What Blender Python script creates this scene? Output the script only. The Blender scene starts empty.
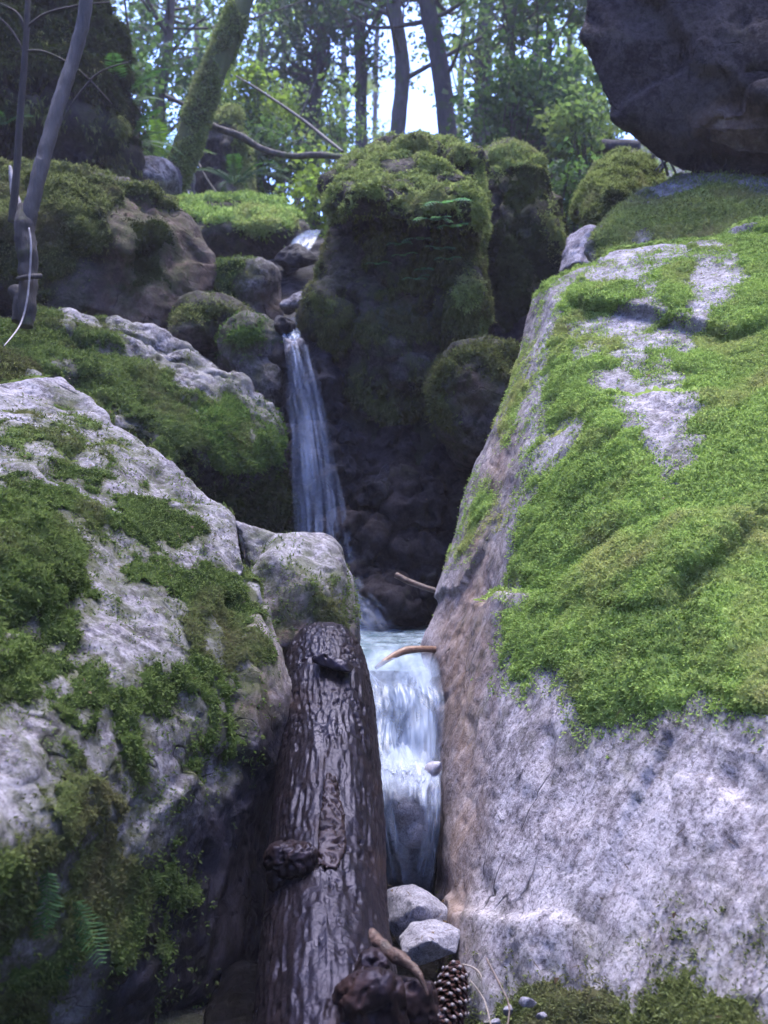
import bpy, bmesh, math, random
import numpy as np
from mathutils import Vector, Matrix

random.seed(7)
R = np.random.RandomState(11)
SC = bpy.context.scene
COL = SC.collection

# ------------------------------------------------------------------ camera
F = 924.0
CAM = np.array([0.0, 0.0, 1.5])
PITCH = math.radians(2.0)
FW = np.array([0.0, math.cos(PITCH), math.sin(PITCH)])
UP = np.array([0.0, -math.sin(PITCH), math.cos(PITCH)])
RT = np.array([1.0, 0.0, 0.0])


def P(px, py, d):
    return CAM + d * (FW + (px - 384.0) / F * RT + (512.0 - py) / F * UP)


def project(v):
    q = v - CAM
    d = q @ FW
    dd = np.where(np.abs(d) < 1e-4, 1e-4, d)
    return 384 + F * (q @ RT) / dd, 512 - F * (q @ UP) / dd, d


cd = bpy.data.cameras.new('camera')
cam = bpy.data.objects.new('camera', cd)
COL.objects.link(cam)
cam.location = CAM
cam.rotation_euler = (math.radians(90) + PITCH, 0, 0)
cd.sensor_fit = 'VERTICAL'
cd.sensor_height = 24.0
cd.lens = F / 1024 * 24.0
cd.clip_start = 0.05
cd.clip_end = 2000
SC.camera = cam

# ------------------------------------------------------------------ noise
_perm = R.permutation(256)
_perm = np.concatenate([_perm, _perm, _perm])
_g = R.normal(size=(256, 3))
_g /= np.linalg.norm(_g, axis=1)[:, None]


def perlin(p):
    p = np.asarray(p, dtype=np.float64)
    i = np.floor(p).astype(np.int64)
    f = p - i
    u = f * f * f * (f * (f * 6 - 15) + 10)
    i &= 255
    out = 0
    for dx in (0, 1):
        wx = u[:, 0] if dx else 1 - u[:, 0]
        hx = _perm[i[:, 0] + dx]
        for dy in (0, 1):
            wy = u[:, 1] if dy else 1 - u[:, 1]
            hy = _perm[hx + i[:, 1] + dy]
            for dz in (0, 1):
                wz = u[:, 2] if dz else 1 - u[:, 2]
                h = _perm[(hy + i[:, 2] + dz)] & 255
                g = _g[h]
                dot = g[:, 0] * (f[:, 0] - dx) + g[:, 1] * (f[:, 1] - dy) + g[:, 2] * (f[:, 2] - dz)
                out = out + wx * wy * wz * dot
    return out * 1.6


def fbm(p, oct=4, gain=0.5, lac=2.03):
    a, s, t = 1.0, 0.0, 0.0
    q = np.array(p, dtype=np.float64)
    for k in range(oct):
        s = s + a * perlin(q)
        t += a
        a *= gain
        q = q * lac + 17.3
    return s / t


def ridged(p, oct=3):
    a, s, t = 1.0, 0.0, 0.0
    q = np.array(p, dtype=np.float64)
    for k in range(oct):
        s = s + a * (1 - np.abs(perlin(q)))
        t += a
        a *= 0.5
        q = q * 2.1 + 9.1
    return s / t


def sstep(a, b, x):
    t = np.clip((x - a) / (b - a), 0, 1)
    return t * t * (3 - 2 * t)


# ------------------------------------------------------------------ mesh helpers
def fast_mesh(name, verts, polys, smooth=True):
    """polys: list of int arrays (n,k), one array per polygon size"""
    me = bpy.data.meshes.new(name)
    verts = np.asarray(verts, dtype=np.float32)
    if not isinstance(polys, (list, tuple)):
        polys = [polys]
    polys = [np.asarray(q, dtype=np.int32) for q in polys if len(q)]
    me.vertices.add(len(verts))
    me.vertices.foreach_set('co', verts.ravel())
    tot = sum(len(q) for q in polys)
    loops = np.concatenate([q.ravel() for q in polys]) if polys else np.zeros(0, np.int32)
    sizes = np.concatenate([np.full(len(q), q.shape[1], np.int32) for q in polys]) if polys else np.zeros(0, np.int32)
    starts = np.concatenate([[0], np.cumsum(sizes)[:-1]]).astype(np.int32) if len(sizes) else sizes
    me.loops.add(len(loops))
    me.loops.foreach_set('vertex_index', loops)
    me.polygons.add(tot)
    me.polygons.foreach_set('loop_start', starts)
    try:
        me.polygons.foreach_set('loop_total', sizes)
    except Exception:
        pass
    me.update(calc_edges=True)
    me.validate()
    if smooth:
        me.polygons.foreach_set('use_smooth', np.ones(len(me.polygons), dtype=bool))
    return me


def link(name, me, mat=None, parent=None, loc=None, label=None, cat=None, group=None, kind=None):
    o = bpy.data.objects.new(name, me)
    COL.objects.link(o)
    if mat is not None and me is not None:
        me.materials.append(mat)
    if parent is not None:
        o.parent = parent
    if loc is not None:
        o.location = loc
    for k, v in (('label', label), ('category', cat), ('group', group), ('kind', kind)):
        if v:
            o[k] = v
    return o


def set_attr(me, name, arr):
    a = me.attributes.new(name, 'FLOAT', 'POINT')
    a.data.foreach_set('value', np.asarray(arr, dtype=np.float32))


def mesh_arrays(me):
    n = len(me.vertices)
    co = np.empty(n * 3, np.float32)
    me.vertices.foreach_get('co', co)
    co = co.reshape(-1, 3).astype(np.float64)
    ne = len(me.edges)
    e = np.empty(ne * 2, np.int32)
    me.edges.foreach_get('vertices', e)
    return co, e.reshape(-1, 2)


def vnormals(co, quads):
    n = np.zeros_like(co)
    a, b, c = co[quads[:, 0]], co[quads[:, 1]], co[quads[:, 2]]
    d = co[quads[:, -1]]
    fn = np.cross(c - a, d - b) if quads.shape[1] == 4 else np.cross(b - a, c - a)
    for k in range(quads.shape[1]):
        for j in range(3):
            n[:, j] += np.bincount(quads[:, k], weights=fn[:, j], minlength=len(co))
    l = np.linalg.norm(n, axis=1)
    l[l == 0] = 1
    return n / l[:, None]


def laplace(co, e, it, lam=0.5):
    n = len(co)
    deg = np.bincount(e.ravel(), minlength=n).astype(float)
    deg[deg == 0] = 1
    for _ in range(it):
        s = np.empty_like(co)
        for j in range(3):
            s[:, j] = np.bincount(e[:, 0], weights=co[e[:, 1], j], minlength=n) + np.bincount(e[:, 1], weights=co[e[:, 0], j], minlength=n)
        co = co + lam * (s / deg[:, None] - co)
    return co


def poly_sd(px, py, poly):
    """signed distance in pixels, positive inside"""
    poly = np.asarray(poly, float)
    a = poly
    b = np.roll(poly, -1, axis=0)
    best = np.full(len(px), 1e9)
    inside = np.zeros(len(px), bool)
    for (x0, y0), (x1, y1) in zip(a, b):
        ex, ey = x1 - x0, y1 - y0
        t = np.clip(((px - x0) * ex + (py - y0) * ey) / (ex * ex + ey * ey + 1e-9), 0, 1)
        best = np.minimum(best, np.hypot(px - x0 - t * ex, py - y0 - t * ey))
        cr = ((y0 > py) != (y1 > py)) & (px < (x1 - x0) * (py - y0) / (y1 - y0 + 1e-12) + x0)
        inside ^= cr
    return np.where(inside, best, -best)


def region_sd(co, polys):
    """signed distance in metres to a set of patches laid on the surface"""
    px, py, d = project(co)
    sd = np.full(len(co), -9.0)
    for poly in polys:
        if len(poly) == 3 and not hasattr(poly[0], '__len__'):
            s = (poly[2] - np.hypot(px - poly[0], py - poly[1]))
        else:
            s = poly_sd(px, py, poly)
        sd = np.maximum(sd, s * np.clip(d, .3, 50) / F)
    return np.where(d > 0.2, sd, -9.0)


# ------------------------------------------------------------------ shader helper
class NT:
    def __init__(s, name):
        s.m = bpy.data.materials.new(name)
        s.m.use_nodes = True
        s.t = s.m.node_tree
        s.t.nodes.clear()
        s.out = s.t.nodes.new('ShaderNodeOutputMaterial')

    def n(s, typ, **kw):
        nd = s.t.nodes.new('ShaderNode' + typ)
        for k, v in kw.items():
            if k.startswith('i_'):
                key = k[2:]
                key = int(key) if key.isdigit() else key.replace('_', ' ')
                s.set(nd.inputs[key], v)
            else:
                setattr(nd, k, v)
        return nd

    def set(s, inp, v):
        if isinstance(v, bpy.types.NodeSocket):
            s.t.links.new(v, inp)
        elif isinstance(v, bpy.types.Node):
            s.t.links.new(v.outputs[0], inp)
        else:
            if inp.type == 'RGBA' and hasattr(v, '__len__') and len(v) == 3:
                v = tuple(v) + (1.0,)
            inp.default_value = v

    def coord(s, scale=None, rot=None):
        tc = s.n('TexCoord').outputs['Object']
        if scale is None and rot is None:
            return tc
        mp = s.n('Mapping', i_0=tc)
        if scale is not None:
            mp.inputs['Scale'].default_value = scale if hasattr(scale, '__len__') else (scale,) * 3
        if rot is not None:
            mp.vector_type = 'TEXTURE'
            mp.inputs['Scale'].default_value = tuple(1.0 / k for k in scale)
            mp.inputs['Rotation'].default_value = rot
        return mp.outputs[0]

    def noise(s, co, scale, detail=4, rough=.55, dist=0.0):
        nd = s.n('TexNoise', i_Vector=co, i_Scale=scale, i_Detail=detail, i_Roughness=rough, i_Distortion=dist)
        return nd.outputs[0]

    def voro(s, co, scale, feature='F1', out=0, rnd=1.0):
        nd = s.n('TexVoronoi', feature=feature)
        s.set(nd.inputs['Vector'], co)
        nd.inputs['Scale'].default_value = scale
        nd.inputs['Randomness'].default_value = rnd
        return nd.outputs[out]

    def ramp(s, fac, stops, interp='LINEAR'):
        nd = s.n('ValToRGB')
        s.set(nd.inputs[0], fac)
        cr = nd.color_ramp
        cr.interpolation = interp
        while len(cr.elements) < len(stops):
            cr.elements.new(0.5)
        for el, (p, c) in zip(cr.elements, stops):
            el.position = p
            if not hasattr(c, '__len__'):
                c = (c, c, c)
            el.color = tuple(c) + (1.0,)
        return nd.outputs[0]

    def mr(s, v, a, b, c=0.0, d=1.0):
        nd = s.n('MapRange')
        s.set(nd.inputs[0], v)
        for k, q in zip((1, 2, 3, 4), (a, b, c, d)):
            s.set(nd.inputs[k], q)
        return nd.outputs[0]

    def math(s, op, a, b=0.0):
        nd = s.n('Math', operation=op)
        s.set(nd.inputs[0], a)
        s.set(nd.inputs[1], b)
        return nd.outputs[0]

    def mix(s, fac, a, b, mode='MIX'):
        nd = s.n('Mix', data_type='RGBA', blend_type=mode)
        s.set(nd.inputs[0], fac)
        s.set(nd.inputs[6], a)
        s.set(nd.inputs[7], b)
        return nd.outputs[2]

    def attr(s, name):
        return s.n('Attribute', attribute_name=name).outputs['Fac']

    def bump(s, h, strength=.5, dist=.02, normal=None):
        nd = s.n('Bump', i_Height=h, i_Strength=strength, i_Distance=dist)
        if normal is not None:
            s.set(nd.inputs['Normal'], normal)
        return nd.outputs[0]

    def bsdf(s, **kw):
        nd = s.n('BsdfPrincipled')
        for k, v in kw.items():
            s.set(nd.inputs[k.replace('_', ' ')], v)
        return nd.outputs[0]

    def done(s, sh, vol=None):
        s.t.links.new(sh, s.out.inputs['Surface'])
        return s.m


# ------------------------------------------------------------------ materials
def rock_material(name, dark, light, pale, speck=.5, lichen=.35, green=.5, scale=1.0, rough=.85, bump=.6, rot=(0.5, 0.3, 0.9), tank=1.0):
    t = NT(name)
    c = t.coord()
    big = t.noise(c, 2.6 * scale, 8, .68, .5)
    med = t.noise(c, 34.0 * scale, 8, .80, .5)
    st = t.noise(t.coord((3.5 * scale, 11.0 * scale, 11.0 * scale), rot), 1.5, 8, .72, .9)      # foliation streaks
    v = t.math('ADD', t.math('MULTIPLY', big, .30), t.math('ADD', t.math('MULTIPLY', med, .45), t.math('MULTIPLY', st, .32)))
    col = t.ramp(v, [(.44, dark), (.51, light), (.575, pale)])
    li = t.noise(c, 7.0 * scale, 8, .72, .9)
    lim = t.mr(li, .53 - lichen * .15, .58 - lichen * .12)
    col = t.mix(t.math('MULTIPLY', lim, .6), col, pale)
    dk = t.mr(t.noise(c, 4.2 * scale, 8, .75, 1.2), .54, .66, 0, .6)
    col = t.mix(dk, col, dark)
    # grains
    g = t.noise(c, 110 * scale, 3, .6)
    col = t.mix(t.mr(g, .52, .64, 0, speck), col, tuple(.28 * k for k in dark))
    g2 = t.noise(c, 70 * scale, 3, .6, .3)
    col = t.mix(t.mr(g2, .57, .7, 0, speck * .7), col, tuple(min(.7, 1.25 * k) for k in pale))
    # brown/iron stain and damp, plus shade painted through the wet mask
    tan = t.math('MULTIPLY', t.attr('tan'), t.mr(t.noise(t.coord((5, 18, 5), rot), 1.5, 6, .65, .5), .3, .6, .5, .95))
    col = t.mix(tan, col, t.ramp(t.noise(c, 14, 7, .7, .5), [(.36, tuple(tank * k for k in (.075, .048, .038))), (.52, tuple(tank * k for k in (.19, .128, .10))), (.64, tuple(tank * k for k in (.31, .235, .20)))]))
    # thin algae film around the moss
    gm = t.math('MULTIPLY', t.mr(t.attr('moss'), -.22, .0), t.mr(t.noise(c, 11, 8, .78, .5), .43, .56))
    gm = t.math('MAXIMUM', gm, t.math('MULTIPLY', t.mr(t.attr('moss'), -.05, .01), .85))
    col = t.mix(t.math('MULTIPLY', gm, min(.92, green * 1.25)), col, t.mix(med, (.030, .036, .014), (.095, .105, .045)))
    gr = t.mr(t.noise(c, 5.0, 8, .75, .5), .55, .66, 0, green * .75)
    col = t.mix(gr, col, t.mix(med, (.035, .040, .016), (.085, .085, .04)))
    # hairline cracks
    ck = t.math('ABSOLUTE', t.math('SUBTRACT', t.noise(t.coord((.9 * scale, 5.0 * scale, 5.0 * scale), rot), 1.0, 2.5, .5, .25), .5))
    ckm = t.math('MULTIPLY', t.mr(ck, .0, .008, 1, 0), t.mr(t.noise(c, 4.5 * scale, 3), .50, .60))
    col = t.mix(t.math('MULTIPLY', ckm, .85), col, tuple(.15 * k for k in dark))
    wet = t.attr('wet')  # real damp near water, painted shade under left boulder and ledge
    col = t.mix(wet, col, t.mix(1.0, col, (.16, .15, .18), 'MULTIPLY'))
    h = t.math('ADD', t.math('MULTIPLY', li, .8), t.math('MULTIPLY', st, .5))
    h = t.math('ADD', h, t.math('MULTIPLY', med, .5))
    h = t.math('SUBTRACT', h, t.math('MULTIPLY', ckm, .6))
    nb = t.bump(h, bump, .035)
    nb = t.bump(g2, .35, .004, nb)
    ro = t.math('SUBTRACT', rough, t.math('MULTIPLY', wet, rough - .42))
    return t.done(t.bsdf(Base_Color=col, Roughness=ro, Normal=nb, Specular_IOR_Level=.14))


def moss_material(name, deep, mid, tip, dry, drymix=.4):
    t = NT(name)
    c = t.coord()
    a = t.noise(c, 6.0, 5, .6, .4)
    b = t.noise(c, 45.0, 3, .6)
    rnd = t.n('NewGeometry').outputs['Random Per Island']
    col = t.mix(t.mr(a, .35, .65), deep, mid)
    v = t.math('ADD', t.math('MULTIPLY', b, .6), t.math('MULTIPLY', rnd, .5))
    col = t.mix(t.mr(v, .35, .8), col, tip)
    d = t.noise(c, 2.6, 4, .6, .5)
    col = t.mix(t.mr(d, .50, .68, 0, drymix), col, dry)
    dif = t.n('BsdfDiffuse', i_Color=col, i_Roughness=.6)
    tr = t.n('BsdfTranslucent', i_Color=col)
    ms = t.n('MixShader', i_0=.38)
    t.t.links.new(dif.outputs[0], ms.inputs[1])
    t.t.links.new(tr.outputs[0], ms.inputs[2])
    return t.done(ms.outputs[0])


def leaf_material(name, a, b, c2=None, trans=.35, rough=.45):
    t = NT(name)
    rnd = t.n('NewGeometry').outputs['Random Per Island']
    n = t.noise(t.coord(), .8, 3)
    col = t.mix(t.mr(rnd, 0, 1), a, b)
    if c2:
        col = t.mix(t.mr(n, .45, .62), col, c2)
    p = t.n('BsdfPrincipled')
    t.set(p.inputs['Base Color'], col)
    p.inputs['Roughness'].default_value = .7
    p.inputs['Specular IOR Level'].default_value = .15
    tr = t.n('BsdfTranslucent', i_Color=t.mix(1.0, col, (1.5, 1.7, .8), 'MULTIPLY'))
    ms = t.n('MixShader', i_0=trans)
    t.t.links.new(p.outputs[0], ms.inputs[1])
    t.t.links.new(tr.outputs[0], ms.inputs[2])
    return t.done(ms.outputs[0])


def bark_material(name, a, b, moss=None, mossamt=.5, scale=1.0, rough=.85):
    t = NT(name)
    c = t.coord((30 * scale, 30 * scale, 5 * scale))
    v = t.noise(c, 1.0, 6, .65, .6)
    col = t.mix(t.mr(v, .35, .65), a, b)
    fine = t.noise(t.coord(), 40 * scale, 4, .6)
    col = t.mix(t.mr(fine, .4, .7, 0, .4), col, a)
    if moss:
        mm = t.noise(t.coord(), 7 * scale, 5, .65, .3)
        col = t.mix(t.mr(mm, .62 - mossamt * .4, .72 - mossamt * .4), col, t.mix(fine, moss[0], moss[1]))
    nb = t.bump(v, .7, .02)
    return t.done(t.bsdf(Base_Color=col, Roughness=rough, Normal=nb))


def plain_material(name, a, b, scale=20, rough=.7, bump=.3):
    t = NT(name)
    n = t.noise(t.coord(), scale, 5, .6, .3)
    return t.done(t.bsdf(Base_Color=t.mix(t.mr(n, .35, .65), a, b), Roughness=rough, Normal=t.bump(n, bump, .01)))


# ------------------------------------------------------------------ tufts
def in_view(p, margin=.35):
    px, py, d = project(p)
    m = margin
    return (d > .1) & (px > -768 * m) & (px < 768 * (1 + m)) & (py > -1024 * m * .6) & (py < 1024 * (1 + m * .6))


def blades(p, n, count, length, width, spread, droop, seed, segs=1):
    """short leafy moss blades: count per point"""
    r = np.random.RandomState(seed)
    p = np.repeat(p, count, 0)
    n = np.repeat(n, count, 0)
    N = len(p)
    rv = r.normal(size=(N, 3))
    d = n + spread * rv
    d[:, 2] -= droop
    d /= np.linalg.norm(d, axis=1)[:, None]
    L = length * (0.45 + 0.9 * r.rand(N))[:, None]
    s = np.cross(d, r.normal(size=(N, 3)))
    s /= np.linalg.norm(s, axis=1)[:, None] + 1e-9
    W = width * (0.6 + 0.8 * r.rand(N))[:, None]
    b = p + r.normal(size=(N, 3)) * width * 1.2
    if segs == 1:
        m = b + d * L * .5
        v = np.stack([b, m + s * W, b + d * L, m - s * W], 1).reshape(-1, 3)
        f = np.arange(N * 4).reshape(N, 4)
        return v, [f]
    d2 = d.copy()
    d2[:, 2] -= droop * 1.3 + .2
    d2 /= np.linalg.norm(d2, axis=1)[:, None]
    m = b + d * L * .4
    t = m + d2 * L * .6
    v = np.stack([b - s * W * .6, b + s * W * .6, m + s * W, m - s * W, t], 1).reshape(-1, 3)
    i = np.arange(N)[:, None] * 5
    return v, [i + np.array([[0, 1, 2, 3]]), i + np.array([[3, 2, 4]])]


def sample_faces(co, quads, w, dens, seed):
    r = np.random.RandomState(seed)
    a, b, c, d = (co[quads[:, k]] for k in range(4))
    area = .5 * np.linalg.norm(np.cross(c - a, d - b), axis=1)
    ex = area * dens * w
    cnt = np.floor(ex + r.rand(len(ex))).astype(int)
    idx = np.repeat(np.arange(len(quads)), cnt)
    u, v = r.rand(len(idx), 1), r.rand(len(idx), 1)
    q = quads[idx]
    pts = (co[q[:, 0]] * (1 - u) + co[q[:, 1]] * u) * (1 - v) + (co[q[:, 3]] * (1 - u) + co[q[:, 2]] * u) * v
    nn = np.cross(co[q[:, 2]] - co[q[:, 0]], co[q[:, 3]] - co[q[:, 1]])
    nn /= np.linalg.norm(nn, axis=1)[:, None] + 1e-12
    return pts, nn


# ------------------------------------------------------------------ boulders
SURF = []
SURFN = []


def surf_point(px, py, rad=6):
    best = None
    for co in SURF:
        x, y, d = project(co)
        m = (np.hypot(x - px, y - py) < rad) & (d > .2)
        if m.any():
            k = np.where(m)[0][d[m].argmin()]
            if best is None or d[k] < best[0]:
                best = (d[k], co[k])
    return best[1] if best else P(px, py, 6.0)


def hull_points(h):
    pts = []
    opt = {}
    for q in h:
        if isinstance(q, dict):
            opt = q
            continue
        if q[0] == 'w':
            pts.append(np.array(q[1:4], float))
        elif q[0] == 'e':
            _, px, py, d, rx, ry, rd = q[:7]
            r = np.random.RandomState(int(abs(px * 7 + py * 13)) % 9999)
            u = r.normal(size=(46, 3))
            u /= np.linalg.norm(u, axis=1)[:, None]
            u = np.sign(u) * np.abs(u) ** .8
            for k in u:
                pts.append(P(px, py, d) + RT * k[0] * rx * d / F + UP * k[1] * ry * d / F + FW * k[2] * rd)
        else:
            pts.append(P(*q))
    pts = np.array(pts)
    if 'back' in opt:
        c = pts.mean(0)
        s = opt.get('shrink', .8)
        vd = c - CAM
        vd /= np.linalg.norm(vd)
        vd = vd * 1.0
        bk = c + (pts - c) * s + vd * opt['back'] + np.array([0, 0, opt.get('lift', 0.0)])
        pts = np.vstack([pts, bk])
    return pts


def build_rock_mesh(hulls, vox, smooth):
    bm = bmesh.new()
    for h in hulls:
        pts = hull_points(h)
        tb = bmesh.new()
        vs = [tb.verts.new(p) for p in pts]
        res = bmesh.ops.convex_hull(tb, input=vs)
        bad = [v for v in tb.verts if not v.link_faces]
        bmesh.ops.delete(tb, geom=bad, context='VERTS')
        bmesh.ops.recalc_face_normals(tb, faces=tb.faces)
        m = bpy.data.meshes.new('t')
        tb.to_mesh(m)
        tb.free()
        bm.from_mesh(m)
        bpy.data.meshes.remove(m)
    me = bpy.data.meshes.new('tmp')
    bm.to_mesh(me)
    bm.free()
    o = bpy.data.objects.new('tmp', me)
    COL.objects.link(o)
    md = o.modifiers.new('r', 'REMESH')
    md.mode = 'VOXEL'
    md.voxel_size = vox
    bpy.context.view_layer.update()
    ev = o.evaluated_get(bpy.context.evaluated_depsgraph_get())
    m2 = bpy.data.meshes.new_from_object(ev)
    bpy.data.objects.remove(o)
    bpy.data.meshes.remove(me)
    co, e = mesh_arrays(m2)
    q = np.empty(len(m2.polygons) * 4, np.int32)
    m2.polygons.foreach_get('vertices', q)
    q = q.reshape(-1, 4)
    bpy.data.meshes.remove(m2)
    co = laplace(co, e, smooth)
    return co, e, q


def boulder(label, hulls, mat, vox=.025, smooth=6, amp=.05, freq=1.6, facet=.0, crack=.0, fine=.012, seed=1,
            moss=(), tan=(), wet=(), name='boulder', cat='boulder', group='boulders of the stream gully', upmoss=None):
    co, e, q = build_rock_mesh(hulls, vox, smooth)
    off = np.array([seed * 3.17, seed * 1.71, seed * 5.3])
    n = vnormals(co, q)
    p = co + off
    if facet:
        lo, hi = co.min(0), co.max(0)
        r = np.random.RandomState(seed + 50)
        K = 46
        s = lo + (hi - lo) * r.rand(K, 3)
        t = r.normal(size=(K, 3))
        t /= np.linalg.norm(t, axis=1)[:, None]
        pw = co + .12 * np.stack([fbm(p * 2.5, 2), fbm(p * 2.5 + 31, 2), fbm(p * 2.5 + 77, 2)], 1)
        d2 = ((pw[:, None, :] - s[None]) ** 2).sum(2) if len(co) * K < 3e7 else None
        if d2 is None:
            i = np.concatenate([((pw[k:k + 100000, None, :] - s[None]) ** 2).sum(2).argmin(1) for k in range(0, len(pw), 100000)])
        else:
            i = d2.argmin(1)
        pl = ((pw - s[i]) * t[i]).sum(1)
        pl = laplace(np.stack([pl, pl, pl], 1), e, 2)[:, 0]
        co = co + n * (facet * np.clip(pl * 2.5, -1, 1))[:, None]
    dsp = amp * fbm(p * freq, 3) + amp * .45 * fbm(p * freq * 3.3 + 5, 3)
    if crack:
        rd = ridged(p * freq * 1.3 + 3, 2)
        dsp -= crack * sstep(.86, .985, rd)
    co = co + n * dsp[:, None]
    n = vnormals(co, q)
    fd = fbm(p * 9.0, 4, .6)
    rd = ridged(p * np.array([7., 12., 16.]), 2)
    co = co + n * (fine * fd - fine * .9 * sstep(.8, 1.0, rd))[:, None]
    n = vnormals(co, q)
    vs_ = (n * (CAM - co)).sum(1) > 0
    SURF.append(co[vs_][::2])
    SURFN.append(n[vs_][::2])
    allm = np.full(len(co), -9.0)
    shells = []
    for k, ms in enumerate(moss):
        sd = region_sd(co, ms['on'])
        if ms.get('off'):
            sd = np.minimum(sd, -region_sd(co, ms['off']))
        if 'up' in ms:
            upv = (n[:, 2] - ms['up']) * .3
            unseen = (n * (CAM - co)).sum(1) < 0
            sd = np.where(unseen | ms.get('upall', False), np.maximum(sd, upv), sd)
        sc = ms.get('nscale', 3.0)
        nz = ms.get('namp', .06)
        sd = sd + nz * fbm(p * sc + 11 * k, 3) * 1.6 + nz * .7 * fbm(p * sc * 5 + 7, 3)
        if 'grow' in ms:
            sd = sd + ms['grow'] * (n[:, 2] - .3)
        allm = np.maximum(allm, sd)
        shells.append(sd)
    tn = np.clip(sstep(-.06, .10, region_sd(co, tan) + .06 * fbm(p * 4, 3)), 0, 1) if tan else np.zeros(len(co))
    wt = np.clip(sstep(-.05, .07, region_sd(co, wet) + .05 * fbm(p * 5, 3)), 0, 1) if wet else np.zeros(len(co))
    org = np.array([(co[:, 0].min() + co[:, 0].max()) / 2, (co[:, 1].min() + co[:, 1].max()) / 2, co[:, 2].min()])
    me = fast_mesh(name, co - org, q)
    set_attr(me, 'moss', allm)
    set_attr(me, 'tan', tn)
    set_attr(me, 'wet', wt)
    ob = link(name, me, mat, None, org, label, cat, group)
    for k, (ms, sd) in enumerate(zip(moss, shells)):
        fm = (sd[q] > -.004).all(1)
        if fm.sum() < 8:
            continue
        th = ms.get('thick', .02)
        ramp = sstep(0.0, ms.get('edge', .05), sd)
        lump = .55 + .7 * fbm(p * ms.get('lf', 9.0), 4, .6) + .35 * fbm(p * 40, 2)
        h = -.006 + (.006 + th * np.clip(lump, .12, 2)) * ramp
        sv = co + n * h[:, None]
        sag = ms.get('sag', 0)
        if sag:
            sv[:, 2] -= sag * ramp * np.clip(lump, 0, 2) * np.clip(1 - n[:, 2], 0, 1)
        fq = q[fm]
        used, inv = np.unique(fq.ravel(), return_inverse=True)
        sq = inv.reshape(-1, 4)
        svv = sv[used]
        w = sstep(-.002, .02, sd[used])[sq].mean(1)
        fc = svv[sq].mean(1)
        fn = np.cross(svv[sq[:, 2]] - svv[sq[:, 0]], svv[sq[:, 3]] - svv[sq[:, 1]])
        fn /= np.linalg.norm(fn, axis=1)[:, None] + 1e-12
        vd = CAM - fc
        vd /= np.linalg.norm(vd, axis=1)[:, None]
        vis = ((fn * vd).sum(1) > -.4) & in_view(fc)
        tp, tn_ = sample_faces(svv, sq, w * vis, ms.get('dens', 9000), seed * 31 + k)
        ed = np.clip(1 + sd / ms.get('fade', .07), 0, 1) * (sd < .012)
        wq = ed[q].mean(1) ** 1.6
        sel = wq > .02
        if sel.any():
            cq = co[q[sel]].mean(1)
            nq = n[q[sel]].mean(1)
            vq = CAM - cq
            vq /= np.linalg.norm(vq, axis=1)[:, None]
            pt = np.clip(.5 + 2.2 * fbm(cq * 22, 3), 0, 1.2)
            ep, en = sample_faces(co, q[sel], wq[sel] * pt * (((nq * vq).sum(1) > -.3) & in_view(cq)), ms.get('dens', 9000) * .55, seed * 37 + k)
            tp, tn_ = np.vstack([tp, ep]), np.vstack([tn_, en])
        bv, bf = blades(tp, tn_, ms.get('count', 3), ms.get('len', .016), ms.get('wid', .0022), ms.get('spread', .6),
                        ms.get('droop', .15), seed * 17 + k, ms.get('segs', 1))
        vv = np.vstack([svv, bv]) - org
        off_ = len(svv)
        if ms.get('segs', 1) == 1:
            polys = [np.vstack([sq, bf[0] + off_])]
        else:
            polys = [np.vstack([sq, bf[0] + off_]), bf[1] + off_]
        mm = fast_mesh('moss', vv, polys)
        link('moss', mm, ms['mat'], ob, None, ms.get('label'))
    return ob


# ------------------------------------------------------------------ tubes
def tube(path, radii, sides=10, seed=0, rough=0.0, cap=True, twist=0.0):
    """path (n,3), radii (n,)"""
    path = np.asarray(path, float)
    n = len(path)
    radii = np.broadcast_to(np.asarray(radii, float), (n,))
    tan = np.gradient(path, axis=0)
    tan /= np.linalg.norm(tan, axis=1)[:, None] + 1e-12
    up = np.array([0.0, 0.0, 1.0]) if abs(tan[0, 2]) < .9 else np.array([1.0, 0, 0])
    vs = []
    a = np.cross(tan[0], up)
    a /= np.linalg.norm(a)
    for i in range(n):
        a = a - tan[i] * (a @ tan[i])
        a /= np.linalg.norm(a) + 1e-12
        b = np.cross(tan[i], a)
        th = np.linspace(0, 2 * math.pi, sides, endpoint=False) + twist * i
        vs.append(path[i] + radii[i] * (np.cos(th)[:, None] * a + np.sin(th)[:, None] * b))
    v = np.vstack(vs)
    if rough:
        c = np.repeat(path, sides, 0)
        dr = v - c
        v = c + dr * (1 + rough * fbm(v * 6 / max(radii.mean() * 10, .2) + seed * 7.7, 3))[:, None]
    i = np.arange(n - 1)[:, None] * sides
    j = np.arange(sides)[None]
    j2 = (j + 1) % sides
    f = np.stack([i + j, i + j2, i + sides + j2, i + sides + j], 2).reshape(-1, 4)
    polys = [f]
    if cap:
        c0, c1 = len(v), len(v) + 1
        v = np.vstack([v, path[0], path[-1]])
        jj = np.arange(sides)
        t0 = np.stack([np.full(sides, c0), (jj + 1) % sides, jj], 1)
        b = (n - 1) * sides
        t1 = np.stack([np.full(sides, c1), b + jj, b + (jj + 1) % sides], 1)
        polys.append(np.vstack([t0, t1]))
    return v, polys


def join(parts):
    vs, q4, q3, o = [], [], [], 0
    for v, polys in parts:
        vs.append(v)
        for q in polys:
            (q4 if q.shape[1] == 4 else q3).append(q + o)
        o += len(v)
    out = []
    if q4:
        out.append(np.vstack(q4))
    if q3:
        out.append(np.vstack(q3))
    return np.vstack(vs), out


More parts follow.
